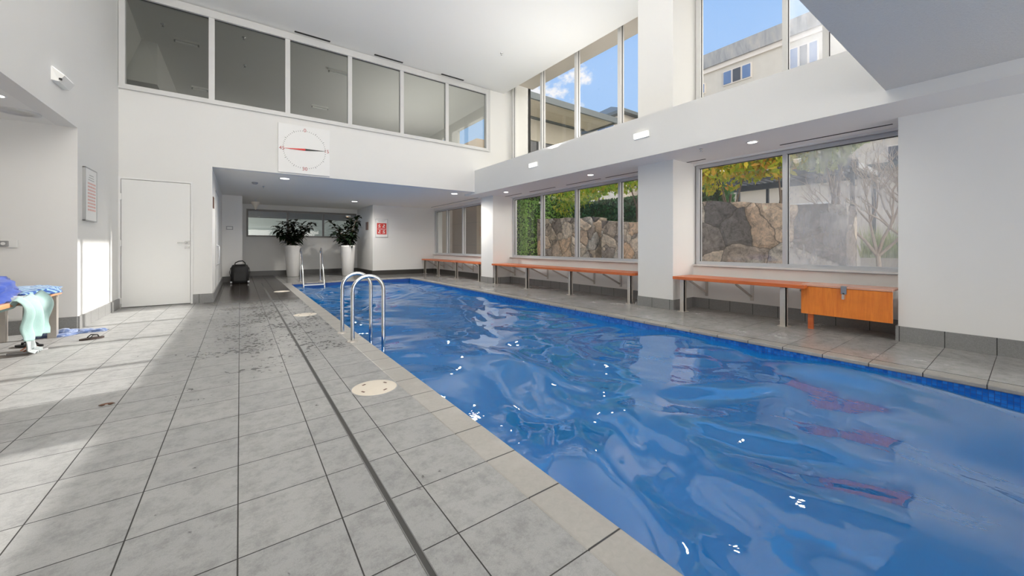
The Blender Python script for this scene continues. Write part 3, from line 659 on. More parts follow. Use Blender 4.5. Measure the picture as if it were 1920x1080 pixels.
def hand(sgn, mat):
    m_ = B(); t = math.radians(2.5)*sgn
    tip = (cx_+sgn*.375, yc-.012, cz_+.375*math.sin(math.radians(3))*sgn); 
    w_ = .02
    m_.add([(cx_, yc-.006, cz_-w_), (cx_, yc-.006, cz_+w_), tip, (cx_, yc-.014, cz_-w_), (cx_, yc-.014, cz_+w_), (tip[0], yc-.014, tip[2]+.002)], [(0, 1, 2), (3, 5, 4), (0, 2, 5, 3), (1, 4, 5, 2), (0, 3, 4, 1)])
    return m_.build('clock_hand', mat, ck)
tag(hand(-1, W['red']), 'red half of the hand'); tag(hand(1, W['ink']), 'black half of the hand')
B().cyl((cx_, yc-.016, cz_), .012, .01, 16, 'y').build('hub', W['red'], ck)

# ------------------------------------------------------------------ notices and small wall plates
rnd = random.Random(4)
sg = empty('wall_sign', (-1.58, 7.12, 1.33), 'upright framed notice with faded red text on the left wall', 'sign')
B().box(-1.58, -1.556, 6.90, 7.34, 1.33, 1.98).build('board', W['board'], sg)
B().box(-1.58, -1.552, 6.885, 6.90, 1.32, 1.99).box(-1.58, -1.552, 7.34, 7.352, 1.32, 1.99).box(-1.58, -1.552, 6.885, 7.352, 1.98, 1.992).box(-1.58, -1.552, 6.885, 7.352, 1.318, 1.33).build('frame', W['greyink'], sg)
m_ = B()
for r in range(3):
    m_.box(-1.556, -1.555, 7.05-.02*r, 7.22+.01*r, 1.90-.03*r, 1.91-.03*r)
m_.build('heading', W['greyink'], sg)
m_ = B(); W['fadedred'] = plain('faded_red_ink', (.72, .42, .38), .5)
for r in range(9):
    z = 1.80 - .042*r; y = 6.99
    while y < 7.29:
        l = rnd.uniform(.03, .09); m_.box(-1.556, -1.555, y, min(7.30, y+l), z-.011, z+.011); y += l + .012
m_.build('printed_text', W['fadedred'], sg)
sk_ = empty('power_outlets', (-2.2, 6.72, 1.02), 'pair of grey socket covers on the wall above the left bench', 'socket')
B().box(-2.34, -2.03, 6.698, 6.72, .985, 1.07).build('backplate', W['plastic'], sk_, bevel=.004)
for x in (-2.125, -2.235):
    q = B().box(x-.035, x+.035, 6.675, 6.698, .995, 1.06).build('socket_cover', W['grey_plastic'], sk_, bevel=.006)
    B().cyl((x, 6.672, 1.028), .017, .004, 14, 'y').build('socket_face', W['plastic'], q)
nt_ = empty('safety_notice', (4.0, YF, 1.31), 'pale notice with a bright red pictogram block on the far wall', 'sign')
B().box(3.79, 4.21, YF-.012, YF, 1.31, 1.94).build('board', W['greyink'], nt_)
B().box(3.80, 4.20, YF-.0135, YF-.012, 1.32, 1.93).build('sheet', W['board'], nt_)
B().box(3.835, 4.165, YF-.016, YF-.0135, 1.41, 1.80).build('red_block', W['signred'], nt_)
m_ = B(); m_.box(3.86, 4.14, YF-.0165, YF-.0155, 1.585, 1.60)
for i, j in ((0, 0), (1, 0), (0, 1), (1, 1)):
    x, z = 3.92+.15*i, 1.50+.20*j
    m_.obox((x, YF-.0165, z), (.10, .001, .018), (0, .7 if i ^ j else -.7, 0)); m_.disc((x+.01, YF-.017, z+.04), .02, 10, 'y'); m_.obox((x, YF-.0165, z-.04), (.08, .001, .02), (0, 0, 0))
m_.build('pictograms', W['board'], nt_)
m_ = B()
for r in range(3): m_.box(3.86+.02*r, 4.14-.03*r, YF-.0155, YF-.0145, 1.89-.025*r, 1.897-.025*r)
m_.build('heading', W['greyink'], nt_)
tag(B().box(3.68, 3.70, 13.85, 14.12, 1.58, 1.86).build('brown_plaque', W['brown']), 'small dark brown plaque inside the niche beside the red notice', 'sign')
tag(B().box(-.40, -.388, 8.72, 8.98, 1.70, 1.90).build('door_plate', W['brown']), 'narrow dark plate on the alcove side wall', 'sign')
it = empty('wall_switch', (-.23, 13.1, 1.5), 'small grey switch plate on the short alcove wall', 'switch')
B().box(-.31, -.155, 13.085, 13.1, 1.455, 1.555).build('plate', W['greyink'], it); B().box(-.29, -.175, 13.08, 13.085, 1.475, 1.535).build('rocker', W['plastic'], it)

# ------------------------------------------------------------------ alcove back window and what lies beyond
w7 = empty('window_7', (1.9, YK, bz0), 'dark framed window behind the planters', 'window', kind='structure')
m_ = B().box(bx0, bx1, YK-.03, YK+.06, bz0, bz0+.05).box(bx0, bx1, YK-.03, YK+.06, bz1-.07, bz1).box(bx0, bx0+.05, YK-.03, YK+.06, bz0+.05, bz1-.07).box(bx1-.05, bx1, YK-.03, YK+.06, bz0+.05, bz1-.07)
m_.build('window_frame', W['alu_dark'], w7)
for k in (1.36, 2.50): B().box(k-.03, k+.03, YK-.02, YK+.05, bz0+.05, bz1-.07).build('mullion', W['alu_dark'], w7)
for a, b in ((bx0+.05, 1.33), (1.39, 2.47), (2.53, bx1-.05)): B().box(a, b, YK+.02, YK+.026, bz0+.05, bz1-.07).build('pane', W['glass'], w7)
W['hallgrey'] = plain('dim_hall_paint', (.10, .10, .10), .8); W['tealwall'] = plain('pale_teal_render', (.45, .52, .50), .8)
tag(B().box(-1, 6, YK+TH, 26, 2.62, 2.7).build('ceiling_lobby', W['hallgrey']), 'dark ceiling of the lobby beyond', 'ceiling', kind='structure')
tag(B().box(-1, 6, YK+TH, 26, -.1, 0).build('floor_lobby', W['render_grey']), 'floor of the lobby beyond', 'floor', kind='structure')
wall('wall_lobby', B().box(-1, 7, 26, 26.1, 0, 2.62), 'pale wall of the lobby beyond', 'tealwall')
for i, (x, y) in enumerate(((.55, 18.5), (2.5, 19.5), (4.6, 21.0), (3.3, 17.6))):
    e_ = empty('ceiling_lamp', (x, y, 2.62), ['warm orange ceiling lamp seen through the left of the back window', 'warm ceiling lamp seen through the middle of the back window', 'warm ceiling lamp seen at the right of the back window', 'pale ceiling lamp seen between the two plants'][i], 'light', 'lobby ceiling lamps')
    B().lathe([(.10, 0), (.13, -.05), (.10, -.09)], (x, y, 2.62), 16).build('shade', W['alu'], e_); B().disc((x, y, 2.55), .10, 16).build('bulb', W['warm'], e_)
for i, (x, y, h) in enumerate(((.3, 22, 1.3), (1.0, 23.0, 1.45), (2.9, 22, 1.4), (4.4, 23, 1.5))):
    c_ = empty('lobby_chair', (x, y, 0), ['dark chair far beyond the back window at its left edge', 'second dark chair beyond the left of the back window', 'dark chair beyond the middle of the back window', 'dark chair beyond the right of the back window'][i], 'chair', 'chairs beyond the back window')
    B().box(x-.3, x+.3, y-.3, y+.3, .5, .6).build('seat', W['brown'], c_); B().box(x-.3, x+.3, y+.25, y+.32, .6, h).build('backrest', W['brown'], c_)
    for a in (-.27, .27):
        for b in (-.27, .27): B().box(x+a-.02, x+a+.02, y+b-.02, y+b+.02, 0, .5).build('leg', W['alu_dark'], c_)
cn = empty('cone_wall_light', (.377, 13.6, 2.42), 'white cone shaped fitting hanging under the alcove ceiling', 'light')
B().lathe([(.105, -.10), (.105, -.12), (.02, -.32), (0, -.33)], (.377, 13.6, 2.42), 20).lathe([(0, -.10), (.105, -.10)], (.377, 13.6, 2.42), 20).build('shade', W['cream'], cn)
B().cyl((.377, 13.6, 2.32), .012, .10, 8).build('stem', W['alu'], cn)

# ------------------------------------------------------------------ drain channel, skimmer lids
dr = empty('drain_channel', (.474, 4, 0), 'long narrow dark slot drain running through the left deck', 'drain')
B().box(.4655, .4835, -5.9, 12.3, -.002, .0015).build('slot', plain('drain_slot', (.06, .06, .058), .6), dr)
B().box(.4620, .4655, -5.9, 12.3, -.002, .0022).build('edge_strip', W['render_grey'], dr); B().box(.4835, .4870, -5.9, 12.3, -.002, .0022).build('edge_strip', W['render_grey'], dr)
def lid(x, y, lab):
    e_ = empty('skimmer_lid', (x, y, 0), lab, 'pool lid', 'cream skimmer lids')
    B().lathe([(0, .004), (.146, .004), (.150, .002), (.150, -.001)], (0, 0, 0), 48).build('lid', W['cream'], e_).location = (0, 0, 0)
    B().lathe([(.150, .0022), (.157, .0022), (.157, 0)], (0, 0, 0), 48).build('rim', W['greyink'], e_).location = (0, 0, 0)
    for a in (.5, 2.1, 3.6, 5.2):
        B().obox((.10*math.cos(a), .10*math.sin(a), .0045), (.028, .012, .002), (0, 0, a+1.57)).build('finger_slot', W['brown'], e_).location = (0, 0, 0)
    return e_
l0 = lid(.772, 2.728, 'round cream skimmer lid on the deck nearest the viewer')
dup_at(l0, (.772, 6.225, 0), 'round cream skimmer lid, middle of the three')
dup_at(l0, (.75, 9.72, 0), 'round cream skimmer lid farthest away')

# ------------------------------------------------------------------ pool ladders
def ladder(loc, rotz, lab):
    # local: rails in the XZ plane, deck foot at x=0, water leg at x=.32, rails .49 apart in Y
    e_ = empty('pool_ladder', loc, lab, 'pool ladder'); e_.rotation_euler = (0, 0, rotz)
    for y in (-.245, .245):
        pts = [(0, y, 0), (0, y, .50)] + [(.16-.16*math.cos(PI*k/16), y, .52+.16*math.sin(PI*k/16)) for k in range(17)] + [(.32, y, .45), (.32, y, -1.0)]
        r = B().tube(pts, .0205, 14).build('handrail', W['steel_pol'], e_); r.location = (0, 0, 0)
        q = B().lathe([(0, .012), (.026, .012), (.052, .006), (.054, 0)], (0, y, 0), 24).build('foot_flange', W['steel_brush'], r); q.location = (0, 0, 0)
    for z in (-.22, -.48, -.74):
        t = B().box(.27, .35, -.245, .245, z-.015, z+.012).build('tread', W['plastic'], e_, bevel=.006); t.location = (0, 0, 0)
    return e_
def ladder_far(loc, rotz, lab):
    e_ = empty('pool_ladder', loc, lab, 'pool ladder'); e_.rotation_euler = (0, 0, rotz)
    for y in (-.25, .25):
        pts = [(0, y, 0), (0, y, .78)] + [(.13-.13*math.cos(PI*k/12), y, .80+.13*math.sin(PI*k/12)) for k in range(10)] + [(.30, y, .70), (.72, y, -.15), (.74, y, -1.0)]
        r = B().tube(pts, .021, 12).build('handrail', W['steel_pol'], e_); r.location = (0, 0, 0)
        q = B().lathe([(0, .012), (.026, .012), (.052, .006), (.054, 0)], (0, y, 0), 24).build('foot_flange', W['steel_brush'], r); q.location = (0, 0, 0)
    for k, z in enumerate((-.035, -.27, -.52)):
        t = B().box(.62, .74, -.25, .25, z-.015, z+.012).build('tread', W['plastic'], e_, bevel=.006); t.location = (0, 0, 0)
    return e_
ladder((.958, 4.43, 0), 0, 'near stainless ladder with two tall rail hoops on the left pool edge')
ladder_far((1.62, 12.0, 0), -PI/2, 'far stainless ladder with sloping rails at the end of the pool')

# ------------------------------------------------------------------ benches
def bench(y0, y1, legs, brs, lab, xf=5.43, xb=5.98, xw=None, h=.535):
    xw = xw or 6.1
    e_ = empty('slatted_bench', (xf, (y0+y1)/2, 0), lab, 'bench', 'orange timber benches under the windows')
    n = 5; wd = (xb-xf)/n; m_ = B()
    for i in range(n): m_.box(xf+i*wd+.006, xf+(i+1)*wd-.006, y0, y1, h-.045, h)
    m_.build('seat_slats', W['timber'], e_, bevel=.004)
    for y in legs:
        l = B().box(xf+.05, xf+.075, y-.0325, y+.0325, .006, h-.05).box(xf+.05, xf+.12, y-.0325, y-.026, .006, h-.05).build('leg', W['steel_brush'], e_)
        q = B().box(xf+.02, xf+.15, y-.06, y+.06, 0, .006).build('foot_plate', W['steel_brush'], l)
        B().box(xf+.05, xb-.02, y-.02, y+.02, h-.055, h-.046).build('cross_rail', W['steel_brush'], e_)
    for y in brs:
        b_ = B().bar((xf+.14, y, h-.06), (xw-.03, y, .26), .03, .012, (0, 1, 0))
        b_.box(xw-.022, xw-.004, y-.02, y+.02, .20, h-.05).box(xf+.08, xw-.01, y-.018, y+.018, h-.056, h-.046)
        b_.build('bracket', W['steel_brush'], e_)
    return e_
bench(1.60, 3.28, [1.83, 3.15], [1.68, 2.42, 3.08], 'orange slatted bench under the misted window, next to the folded flap')
bench(4.02, 8.46, [4.12, 5.58, 7.02, 8.36], [4.78, 5.46, 6.2, 6.95, 7.7, 8.3], 'longest orange slatted bench, under the middle window')
bench(9.12, 13.22, [9.2, 10.6, 11.95, 13.1], [9.6, 10.3, 11.0, 11.7, 12.4, 13.0], 'orange slatted bench in the far corner under the farthest window', xb=5.86, xw=5.95)
fl = empty('folding_bench_flap', (5.55, 1.24, 0), 'solid orange timber bench flap folded down beside the near wall', 'bench')
B().box(5.555, 5.575, .868, 1.665, .185, .515).build('front_board', W['timber_ply'], fl, bevel=.003)
B().box(5.545, 5.95, .868, 1.665, .518, .540).build('top_board', timber('highlit_top_timber', (.62, .30, .20), (.74, .42, .30)), fl, bevel=.003)  # pinkish-white highlight put into the top board's colour
m_ = B().box(5.535, 5.546, 1.235, 1.285, .455, .54).box(5.535, 5.60, 1.235, 1.285, .540, .546)
h_ = m_.build('latch', W['steel'], fl); B().cyl((5.530, 1.26, .462), .008, .006, 12, 'x').build('rivet', W['ink'], h_)
B().box(5.50, 5.555, 1.25, 1.27, .40, .452).build('latch_tongue', W['steel_brush'], fl)
for y in (1.585,): B().box(5.60, 5.64, y-.025, y+.025, 0, .518).build('stub_leg', W['timber'], fl)
B().box(5.64, 6.08, 1.25, 1.29, .49, .517).build('support_arm', W['steel'], fl)

# left bench
lb = empty('slatted_bench', (-1.85, 5.4, 0), 'sunlit pale bench at the left edge with towels on it', 'bench')
m_ = B()
for i in range(4): m_.box(-2.06+i*.115, -2.06+i*.115+.10, 4.2, 6.38, .465, .505)
m_.build('seat_slats', W['timber_pale'], lb, bevel=.006)
for y in (6.28, 4.0):
    q = B().box(-1.69, -1.625, y-.03, y+.03, 0, .46).build('leg', W['steel_brush'], lb)
    B().box(-2.04, -1.975, y-.03, y+.03, 0, .46).build('leg', W['steel_brush'], lb)
    B().box(-2.06, -1.62, y-.02, y+.02, .44, .463).build('cross_rail', W['steel_brush'], lb)

# ------------------------------------------------------------------ towels, clothes and sandals
def cloth(name, path, width, mat, seed, lab, cat, fold=.03, nu=46, nv=60, parent=None, wfun=None, thick=.006, yfun=None):
    # path: list of (x,z); width along Y
    L = [0]
    for a, b in zip(path, path[1:]): L.append(L[-1]+math.dist(a, b))
    def at(t):
        s_ = t*L[-1]
        for i in range(len(path)-1):
            if s_ <= L[i+1] + 1e-9:
                k = (s_-L[i])/max(1e-9, L[i+1]-L[i]); return (path[i][0]+(path[i+1][0]-path[i][0])*k, path[i][1]+(path[i+1][1]-path[i][1])*k, i)
        return (*path[-1], len(path)-2)
    vs = []
    for j in range(nv+1):
        t = j/nv; x, z, i = at(t); (ax, az), (bx, bz) = path[i], path[i+1]
        dx, dz = bx-ax, bz-az; l = math.hypot(dx, dz) or 1; nx, nz = -dz/l, dx/l
        if nx < 0 or (abs(nx) < .3 and nz < 0): nx, nz = -nx, -nz
        for k in range(nu+1):
            u = k/nu-.5; wd = wfun(t) if wfun else 1.0; yy = (yfun(t) if yfun else 0)
            a = fold*(math.sin(u*19+seed+3*mnoise.noise(Vector((u*3, t*2, seed)))) * .55 + 1.1*mnoise.noise(Vector((u*6, t*4, seed+5))) + .9)
            vs.append((x+nx*a, yy+u*width*wd+.02*mnoise.noise(Vector((t*6, u*2, seed))), z+nz*a))
    fs = [(j*(nu+1)+k, j*(nu+1)+k+1, (j+1)*(nu+1)+k+1, (j+1)*(nu+1)+k) for j in range(nv) for k in range(nu)]
    o = B().add(vs, fs, True).build(name, mat)
    s_ = o.modifiers.new('thickness', 'SOLIDIFY'); s_.thickness = thick; s_.offset = 1
    return tag(o, lab, cat)
def clothmat(name, a, b, kind='plain', sc_=30):
    m = M(name); n = m.noise(sc_, 4, .7)
    if kind == 'stripe':
        wv_ = m.n('ShaderNodeTexWave', {'Vector': m.co(), 'Scale': 9.0, 'Distortion': 2.5, 'Detail': 1}, bands_direction='Y').outputs['Fac']
        c = m.mix(m.rng(wv_, .45, .6), a, b)
    elif kind == 'blotch':
        c = m.mix(m.rng(n, .48, .56), a, b)
    else: c = m.mix(n, a, b)
    return m.done(m.bsdf(Base_Color=c, Roughness=.9, Sheen_Weight=.3, Normal=m.bump(m.noise(200, 2), .4, .002)))
W['mint'] = clothmat('mint_towel', (.27, .44, .42), (.40, .54, .52), 'plain', 9)
W['palecloth'] = clothmat('pale_grey_cloth', (.34, .38, .38), (.46, .50, .51))
W['blue'] = clothmat('royal_blue_towel', (.008, .03, .22), (.02, .07, .36), 'plain', 40)
W['bluestripe'] = clothmat('blue_striped_cloth', (.03, .09, .30), (.26, .42, .52), 'stripe')
W['paleblue'] = clothmat('faded_blue_cloth', (.12, .18, .36), (.28, .34, .50), 'blotch', 20)
cloth('beach_towel', [(-2.02, .506), (-1.62, .508), (-1.585, .49), (-1.57, .42), (-1.555, .20), (-1.56, .17)], .62, W['mint'], 2.0, 'mint green towel draped over the front of the left bench', 'towel', .042,
      wfun=lambda t: 1.0 if t < .5 else 1.0-.35*(t-.5), yfun=lambda t: 5.42+.07*math.sin(t*3))
cloth('hanging_cloth', [(-1.80, .512), (-1.63, .512), (-1.605, .48), (-1.60, .25), (-1.585, .03), (-1.53, .008)], .22, W['palecloth'], 7.0, 'pale grey cloth hanging from the left bench down to the floor', 'cloth', .02,
      wfun=lambda t: 1.0-.25*t, yfun=lambda t: 5.46)
def bundle(name, c, r, mat, lab, cat, seed, wob=.5, seg=44, ring=30):
    m_ = B(); vs = []
    for i in range(ring+1):
        t = PI*i/ring
        for k in range(seg):
            a = 2*PI*k/seg; q = Vector((math.sin(t)*math.cos(a), math.sin(t)*math.sin(a), math.cos(t)))
            f_ = 1 + wob*mnoise.noise(q*1.3+Vector((seed, 0, 0))) + wob*.45*abs(mnoise.noise(q*3.1+Vector((0, seed, 0)))) + wob*.12*mnoise.noise(q*9+Vector((seed, seed, 0)))
            z = c[2] + q.z*r[2]*f_
            vs.append((c[0]+q.x*r[0]*f_, c[1]+q.y*r[1]*f_, max(z, c[3])))
    m_.add(vs, [(i*seg+k, (i+1)*seg+k, (i+1)*seg+(k+1) % seg, i*seg+(k+1) % seg) for i in range(ring) for k in range(seg)], True)
    return tag(m_.build(name, mat), lab, cat)
bundle('towel_bundle', (-1.86, 5.42, .57, .506), (.20, .42, .13), W['blue'], 'crumpled royal blue towel heaped on the left bench', 'towel', 3.3, .6)
bundle('striped_cloth', (-1.74, 6.06, .53, .506), (.17, .22, .05), W['bluestripe'], 'blue and white striped cloth crumpled at the end of the left bench', 'cloth', 8.1, .55)
bundle('floor_cloth', (-1.66, 6.38, .012, .001), (.16, .10, .045), W['paleblue'], 'faded blue cloth dropped on the floor by the bench leg', 'cloth', 5.2, .8)
bundle('floor_cloth', (-1.42, 6.46, .006, .001), (.13, .07, .03), W['paleblue'], 'flat end of pale blue fabric lying against the left wall', 'cloth', 9.2, .8)
def sandal(loc, rz, lab, sole, strap, grp='flip-flops by the left bench', tilt=0):
    e_ = empty('flip_flop', loc, lab, 'sandal', grp); e_.rotation_euler = (0, tilt, rz)
    out = []
    for k in range(28):
        a = 2*PI*k/28; x = .125*math.cos(a); wd = .042 + .008*math.cos(a) - .006*math.cos(2*a); out.append((x, wd*math.sin(a)))
    vs = [(x, y, 0) for x, y in out] + [(x, y, .016) for x, y in out]; n = 28
    q = B().add(vs, [tuple(range(n-1, -1, -1)), tuple(range(n, 2*n))] + [(k, (k+1) % n, n+(k+1) % n, n+k) for k in range(n)]).build('sole', sole, e_); q.location = (0, 0, 0)
    for s_ in (-1, 1):
        q = B().tube([(.07, 0, .016), (.055, s_*.012, .04), (0, s_*.032, .045), (-.035, s_*.042, .016)], .006, 8).build('strap', strap, e_); q.location = (0, 0, 0)
    return e_
sandal((-1.70, 5.86, 0.001), 2.6, 'black flip-flop under the hanging cloth, farther of the pair', W['bag'], W['bagtrim'])
sandal((-1.62, 5.55, 0.001), .5, 'dark flip-flop with orange strap, nearest the viewer', W['grey_plastic'], W['terracotta'])
last_sandal = sandal((-1.29, 5.93, 0.001), .45, 'single dark flip-flop lying alone to the right of the bench', plain('dark_brown_foam', (.05, .035, .03), .8), W['bagtrim'])
last_sandal.scale = (.75, 1.0, 1.0)
gg = empty('swim_goggles', (-.68, 3.41, 0), 'small brown swimming goggles lying on the left deck', 'goggles')
for dx in (-.028, .028):
    q = B().ell((dx, 0, .012), (.02, .014, .010), 12, 8).build('lens', W['brown'], gg); q.location = (0, 0, 0)
q = B().tube([(-.046, 0, .01), (-.06, .03, .006), (-.02, .055, .006), (.03, .05, .006), (.055, .02, .006), (.046, 0, .01)], .0035, 6).build('strap', W['brown'], gg); q.location = (0, 0, 0)
q = B().tube([(-.01, 0, .014), (.01, 0, .014)], .003, 6).build('nose_bridge', W['terracotta'], gg); q.location = (0, 0, 0)

gg.scale = (.62, .62, .62)

# ------------------------------------------------------------------ bag
bg_ = empty('black_bag', (0, 12.62, 0), 'black upright travel bag standing by the alcove wall', 'bag')
m_ = B()
vs = []
for z, sx, sy in ((.0, .185, .13), (.03, .20, .15), (.25, .205, .155), (.42, .195, .145), (.49, .165, .12), (.505, .10, .08)):
    for k in range(24):
        a = 2*PI*k/24; c_, s_ = math.cos(a), math.sin(a); e1 = .45
        vs.append((sx*math.copysign(abs(c_)**e1, c_)*(1+.03*mnoise.noise(Vector((c_*2, s_*2, z*6)))), 12.62+sy*math.copysign(abs(s_)**e1, s_), z))
m_.add(vs, [(i*24+k, i*24+(k+1) % 24, (i+1)*24+(k+1) % 24, (i+1)*24+k) for i in range(5) for k in range(24)] + [tuple(range(23, -1, -1)), tuple(range(120, 144))], True)
m_.build('body', W['bag'], bg_)
for y in (12.50, 12.72): B().tube([(-.12, y, .46), (-.10, y, .55), (-.03, y, .59), (.06, y, .60), (.11, y, .55), (.13, y, .46)], .012, 8).build('carry_handle', W['bagtrim'], bg_)
B().box(-.14, .14, 12.455, 12.475, .06, .30).build('front_pocket', W['bagtrim'], bg_, bevel=.01)
for s_ in (-1, 1): B().tube([(s_*.20, 12.55, .42), (s_*.225, 12.56, .30), (s_*.20, 12.58, .18)], .008, 6).build('side_strap', W['bagtrim'], bg_)
B().cyl((.17, 12.47, .035), .03, .04, 14, 'x').build('wheel', W['alu'], bg_); B().cyl((-.21, 12.47, .035), .03, .04, 14, 'x').build('wheel', W['alu'], bg_)

# ------------------------------------------------------------------ potted plants
def leaf(mb, base, d, L, wd, droop, rnd, fold=.25):
    d = Vector(d).normalized(); up = Vector((0, 0, 1)); s_ = d.cross(up)
    s_ = s_.normalized() if s_.length > .05 else Vector((1, 0, 0)); n = s_.cross(d).normalized(); base = Vector(base)
    cs = []
    for t, w_ in ((0, .04), (.25, .75), (.5, 1), (.78, .7), (1, .03)):
        c = base + d*(L*t) - up*(droop*L*t*t)
        cs.append((c + s_*wd*w_*.5 + n*fold*wd*w_*.5, c, c - s_*wd*w_*.5 + n*fold*wd*w_*.5))
    vs = [p for q in cs for p in q]
    mb.add(vs, [(i*3+k, i*3+k+1, (i+1)*3+k+1, (i+1)*3+k) for i in range(4) for k in range(2)], True)
def potted(x, y, stems, lab, seed, nleaf):
    e_ = empty('potted_plant', (x, y, 0), lab, 'plant', 'potted plants in tall white pots')
    B().lathe([(0, 0), (.165, 0), (.175, .015), (.205, .45), (.235, .97), (.24, 1.02), (.225, 1.025), (.215, .97), (.20, .93)], (x, y, 0), 40).build('pot', W['pot'], e_)
    B().disc((x, y, .955), .215, 24).build('soil', W['soil'], e_)
    rnd = random.Random(seed); st = B(); lf = B()
    for (tx, ty, tz) in stems:
        b0 = Vector((x+rnd.uniform(-.1, .1), y+rnd.uniform(-.1, .1), .93)); t0 = Vector((x+tx, y+ty, tz))
        mid = (b0+t0)/2 + Vector((rnd.uniform(-.05, .05), 0, .08)); P = [b0, b0.lerp(mid, .6), mid, mid.lerp(t0, .6), t0]
        st.tube(P, [.012, .011, .009, .007, .005], 7)
        for i in range(nleaf):
            t = .12+.88*(i+rnd.random())/nleaf
            k = min(3, int(t*4)); p = P[k].lerp(P[k+1], t*4-k)
            a = i*2.4+rnd.random(); d = Vector((math.cos(a), math.sin(a), rnd.uniform(.05, .9)))
            leaf(lf, p, d, rnd.uniform(.19, .30), rnd.uniform(.09, .135), rnd.uniform(.1, .9), rnd)
    st.build('stems', W['bark'], e_); lf.build('leaves', W['leaf_dark'], e_)
potted(1.42, 14.35, [(-.5, 0, 1.66), (-.30, .1, 1.80), (-.42, -.1, 1.52), (-.12, 0, 1.82), (.10, .1, 1.90), (.28, -.1, 1.75), (.48, 0, 1.62), (.60, .1, 1.80), (.30, 0, 1.42), (-.2, -.1, 1.35), (.05, 0, 1.5)], 'left tall white pot with a spreading dark rubber plant', 3, 30)
potted(2.99, 13.72, [(-.55, 0, 1.82), (-.36, .1, 1.62), (-.46, -.1, 1.45), (-.1, 0, 1.75), (.06, .1, 2.0), (.24, -.1, 1.92), (.30, 0, 1.70), (-.24, .1, 1.25), (.1, -.1, 1.5), (.2, .1, 1.4), (.34, 0, 2.02)], 'right tall white pot with an upright dark rubber plant', 11, 30)

# ------------------------------------------------------------------ gallery fittings behind the strip window
def batten(x0, x1, y, lab):
    e_ = empty('batten_light', ((x0+x1)/2, y, ZG), lab, 'light', 'unlit batten lights in the upper gallery')
    B().box(x0, x1, y-.03, y+.03, ZG-.05, ZG).build('body', W['plastic'], e_); B().tube([(x0+.03, y, ZG-.085), (x1-.03, y, ZG-.085)], .02, 8).build('tube', W['board'], e_)
    for x in (x0+.02, x1-.02): B().box(x-.015, x+.015, y-.02, y+.02, ZG-.1, ZG-.05).build('end_cap', W['grey_plastic'], e_)
batten(-1.26, -.79, 11.8, 'large batten light seen through the leftmost gallery pane'); batten(-1.2, -.80, 15.05, 'small batten light low in the leftmost gallery pane')
batten(1.97, 2.5, 11.38, 'batten light at the right of the third gallery pane'); batten(2.0, 2.53, 14.6, 'low batten light in the third gallery pane')
for x, y, l_ in ((-1.38, 11.25, 'sprinkler seen at the top of the leftmost gallery pane'), (.073, 10.85, 'sprinkler seen near the top of the second gallery pane'), (.107, 12.5, 'sprinkler seen in the middle of the second gallery pane')):
    sprinkler(x, y, ZG, l_, 1.5)

# ------------------------------------------------------------------ outdoors
tag(B().box(6.3, 80, -40, 90, -.2, -.02).build('garden_ground', W['lawn']), 'lawn and paving outside the windows', 'ground', kind='structure')
tag(B().box(6.3, 6.95, .5, Y8, 5.58, 5.75).build('roof_eave', W['render_white']), 'pale roof overhang outside the upper windows', 'roof', kind='structure')
tag(B().box(6.3, 7.6, -3, 13.3, -.02, .0).build('garden_path', W['paving']), 'pale paved path outside the windows', 'path', kind='structure')
def stone_wall(x0, x1, y0, y1, h0, h1, mat, lab, seed):
    ny = max(6, int((y1-y0)/.12)); nz = 14; vs = []
    m_ = B(); n = 0
    def P(x, t, u):
        h = h0+(h1-h0)*t; hh = h + .05*mnoise.noise(Vector((t*(y1-y0)*2.2, seed, 0))); y = y0+(y1-y0)*t
        z = hh*u; return Vector((x + .05*mnoise.noise(Vector((y*2.4, z*2.4, seed))), y, z))
    for x, fl in ((x0, 0), (x1, 1)):
        v = [P(x, i/ny, j/nz) for i in range(ny+1) for j in range(nz+1)]
        fs = [(i*(nz+1)+j, i*(nz+1)+j+1, (i+1)*(nz+1)+j+1, (i+1)*(nz+1)+j) for i in range(ny) for j in range(nz)]
        m_.add(v, fs if not fl else [f[::-1] for f in fs])
    o = (ny+1)*(nz+1)
    m_.add([], [])
    for i in range(ny): a = i*(nz+1)+nz; b = (i+1)*(nz+1)+nz; m_.f.append((a, o+a, o+b, b)); m_.mi.append(0); m_.sm.append(False)
    for j in range(nz):
        for i in (0, ny): a = i*(nz+1)+j; m_.f.append((a, a+1, o+a+1, o+a)); m_.mi.append(0); m_.sm.append(False)
    return tag(m_.build('stone_wall', W[mat]), lab, 'wall')
stone_wall(8.2, 8.7, 7.33, 9.9, 1.82, 1.93, 'rubble', 'rubble stone garden wall seen in the middle window, left of the gap', 1)
stone_wall(8.2, 8.7, 5.0, 7.08, 1.55, 1.70, 'rubble', 'paler rubble stone garden wall right of the gap in the middle window', 2)
stone_wall(7.85, 8.45, 1.75, 4.45, 1.66, 1.98, 'rubble_big', 'wall of big rugged stones outside the misted window', 3)
def leafcloud(mb, c, r, n, size, rnd):
    for _ in range(n):
        while True:
            q = Vector((rnd.uniform(-1, 1), rnd.uniform(-1, 1), rnd.uniform(-1, 1)))
            if .25 < q.length < 1: break
        p = Vector((c[0]+q.x*r[0], c[1]+q.y*r[1], c[2]+q.z*r[2])); s_ = size*rnd.uniform(.6, 1.3)
        R_ = Euler((rnd.uniform(0, 6.3), rnd.uniform(0, 6.3), rnd.uniform(0, 6.3))).to_matrix()
        mb.add([p+R_ @ Vector(v)*s_ for v in ((-.5, 0, 0), (0, -.28, .08), (.6, 0, 0), (0, .28, .08))], [(0, 1, 2, 3)])
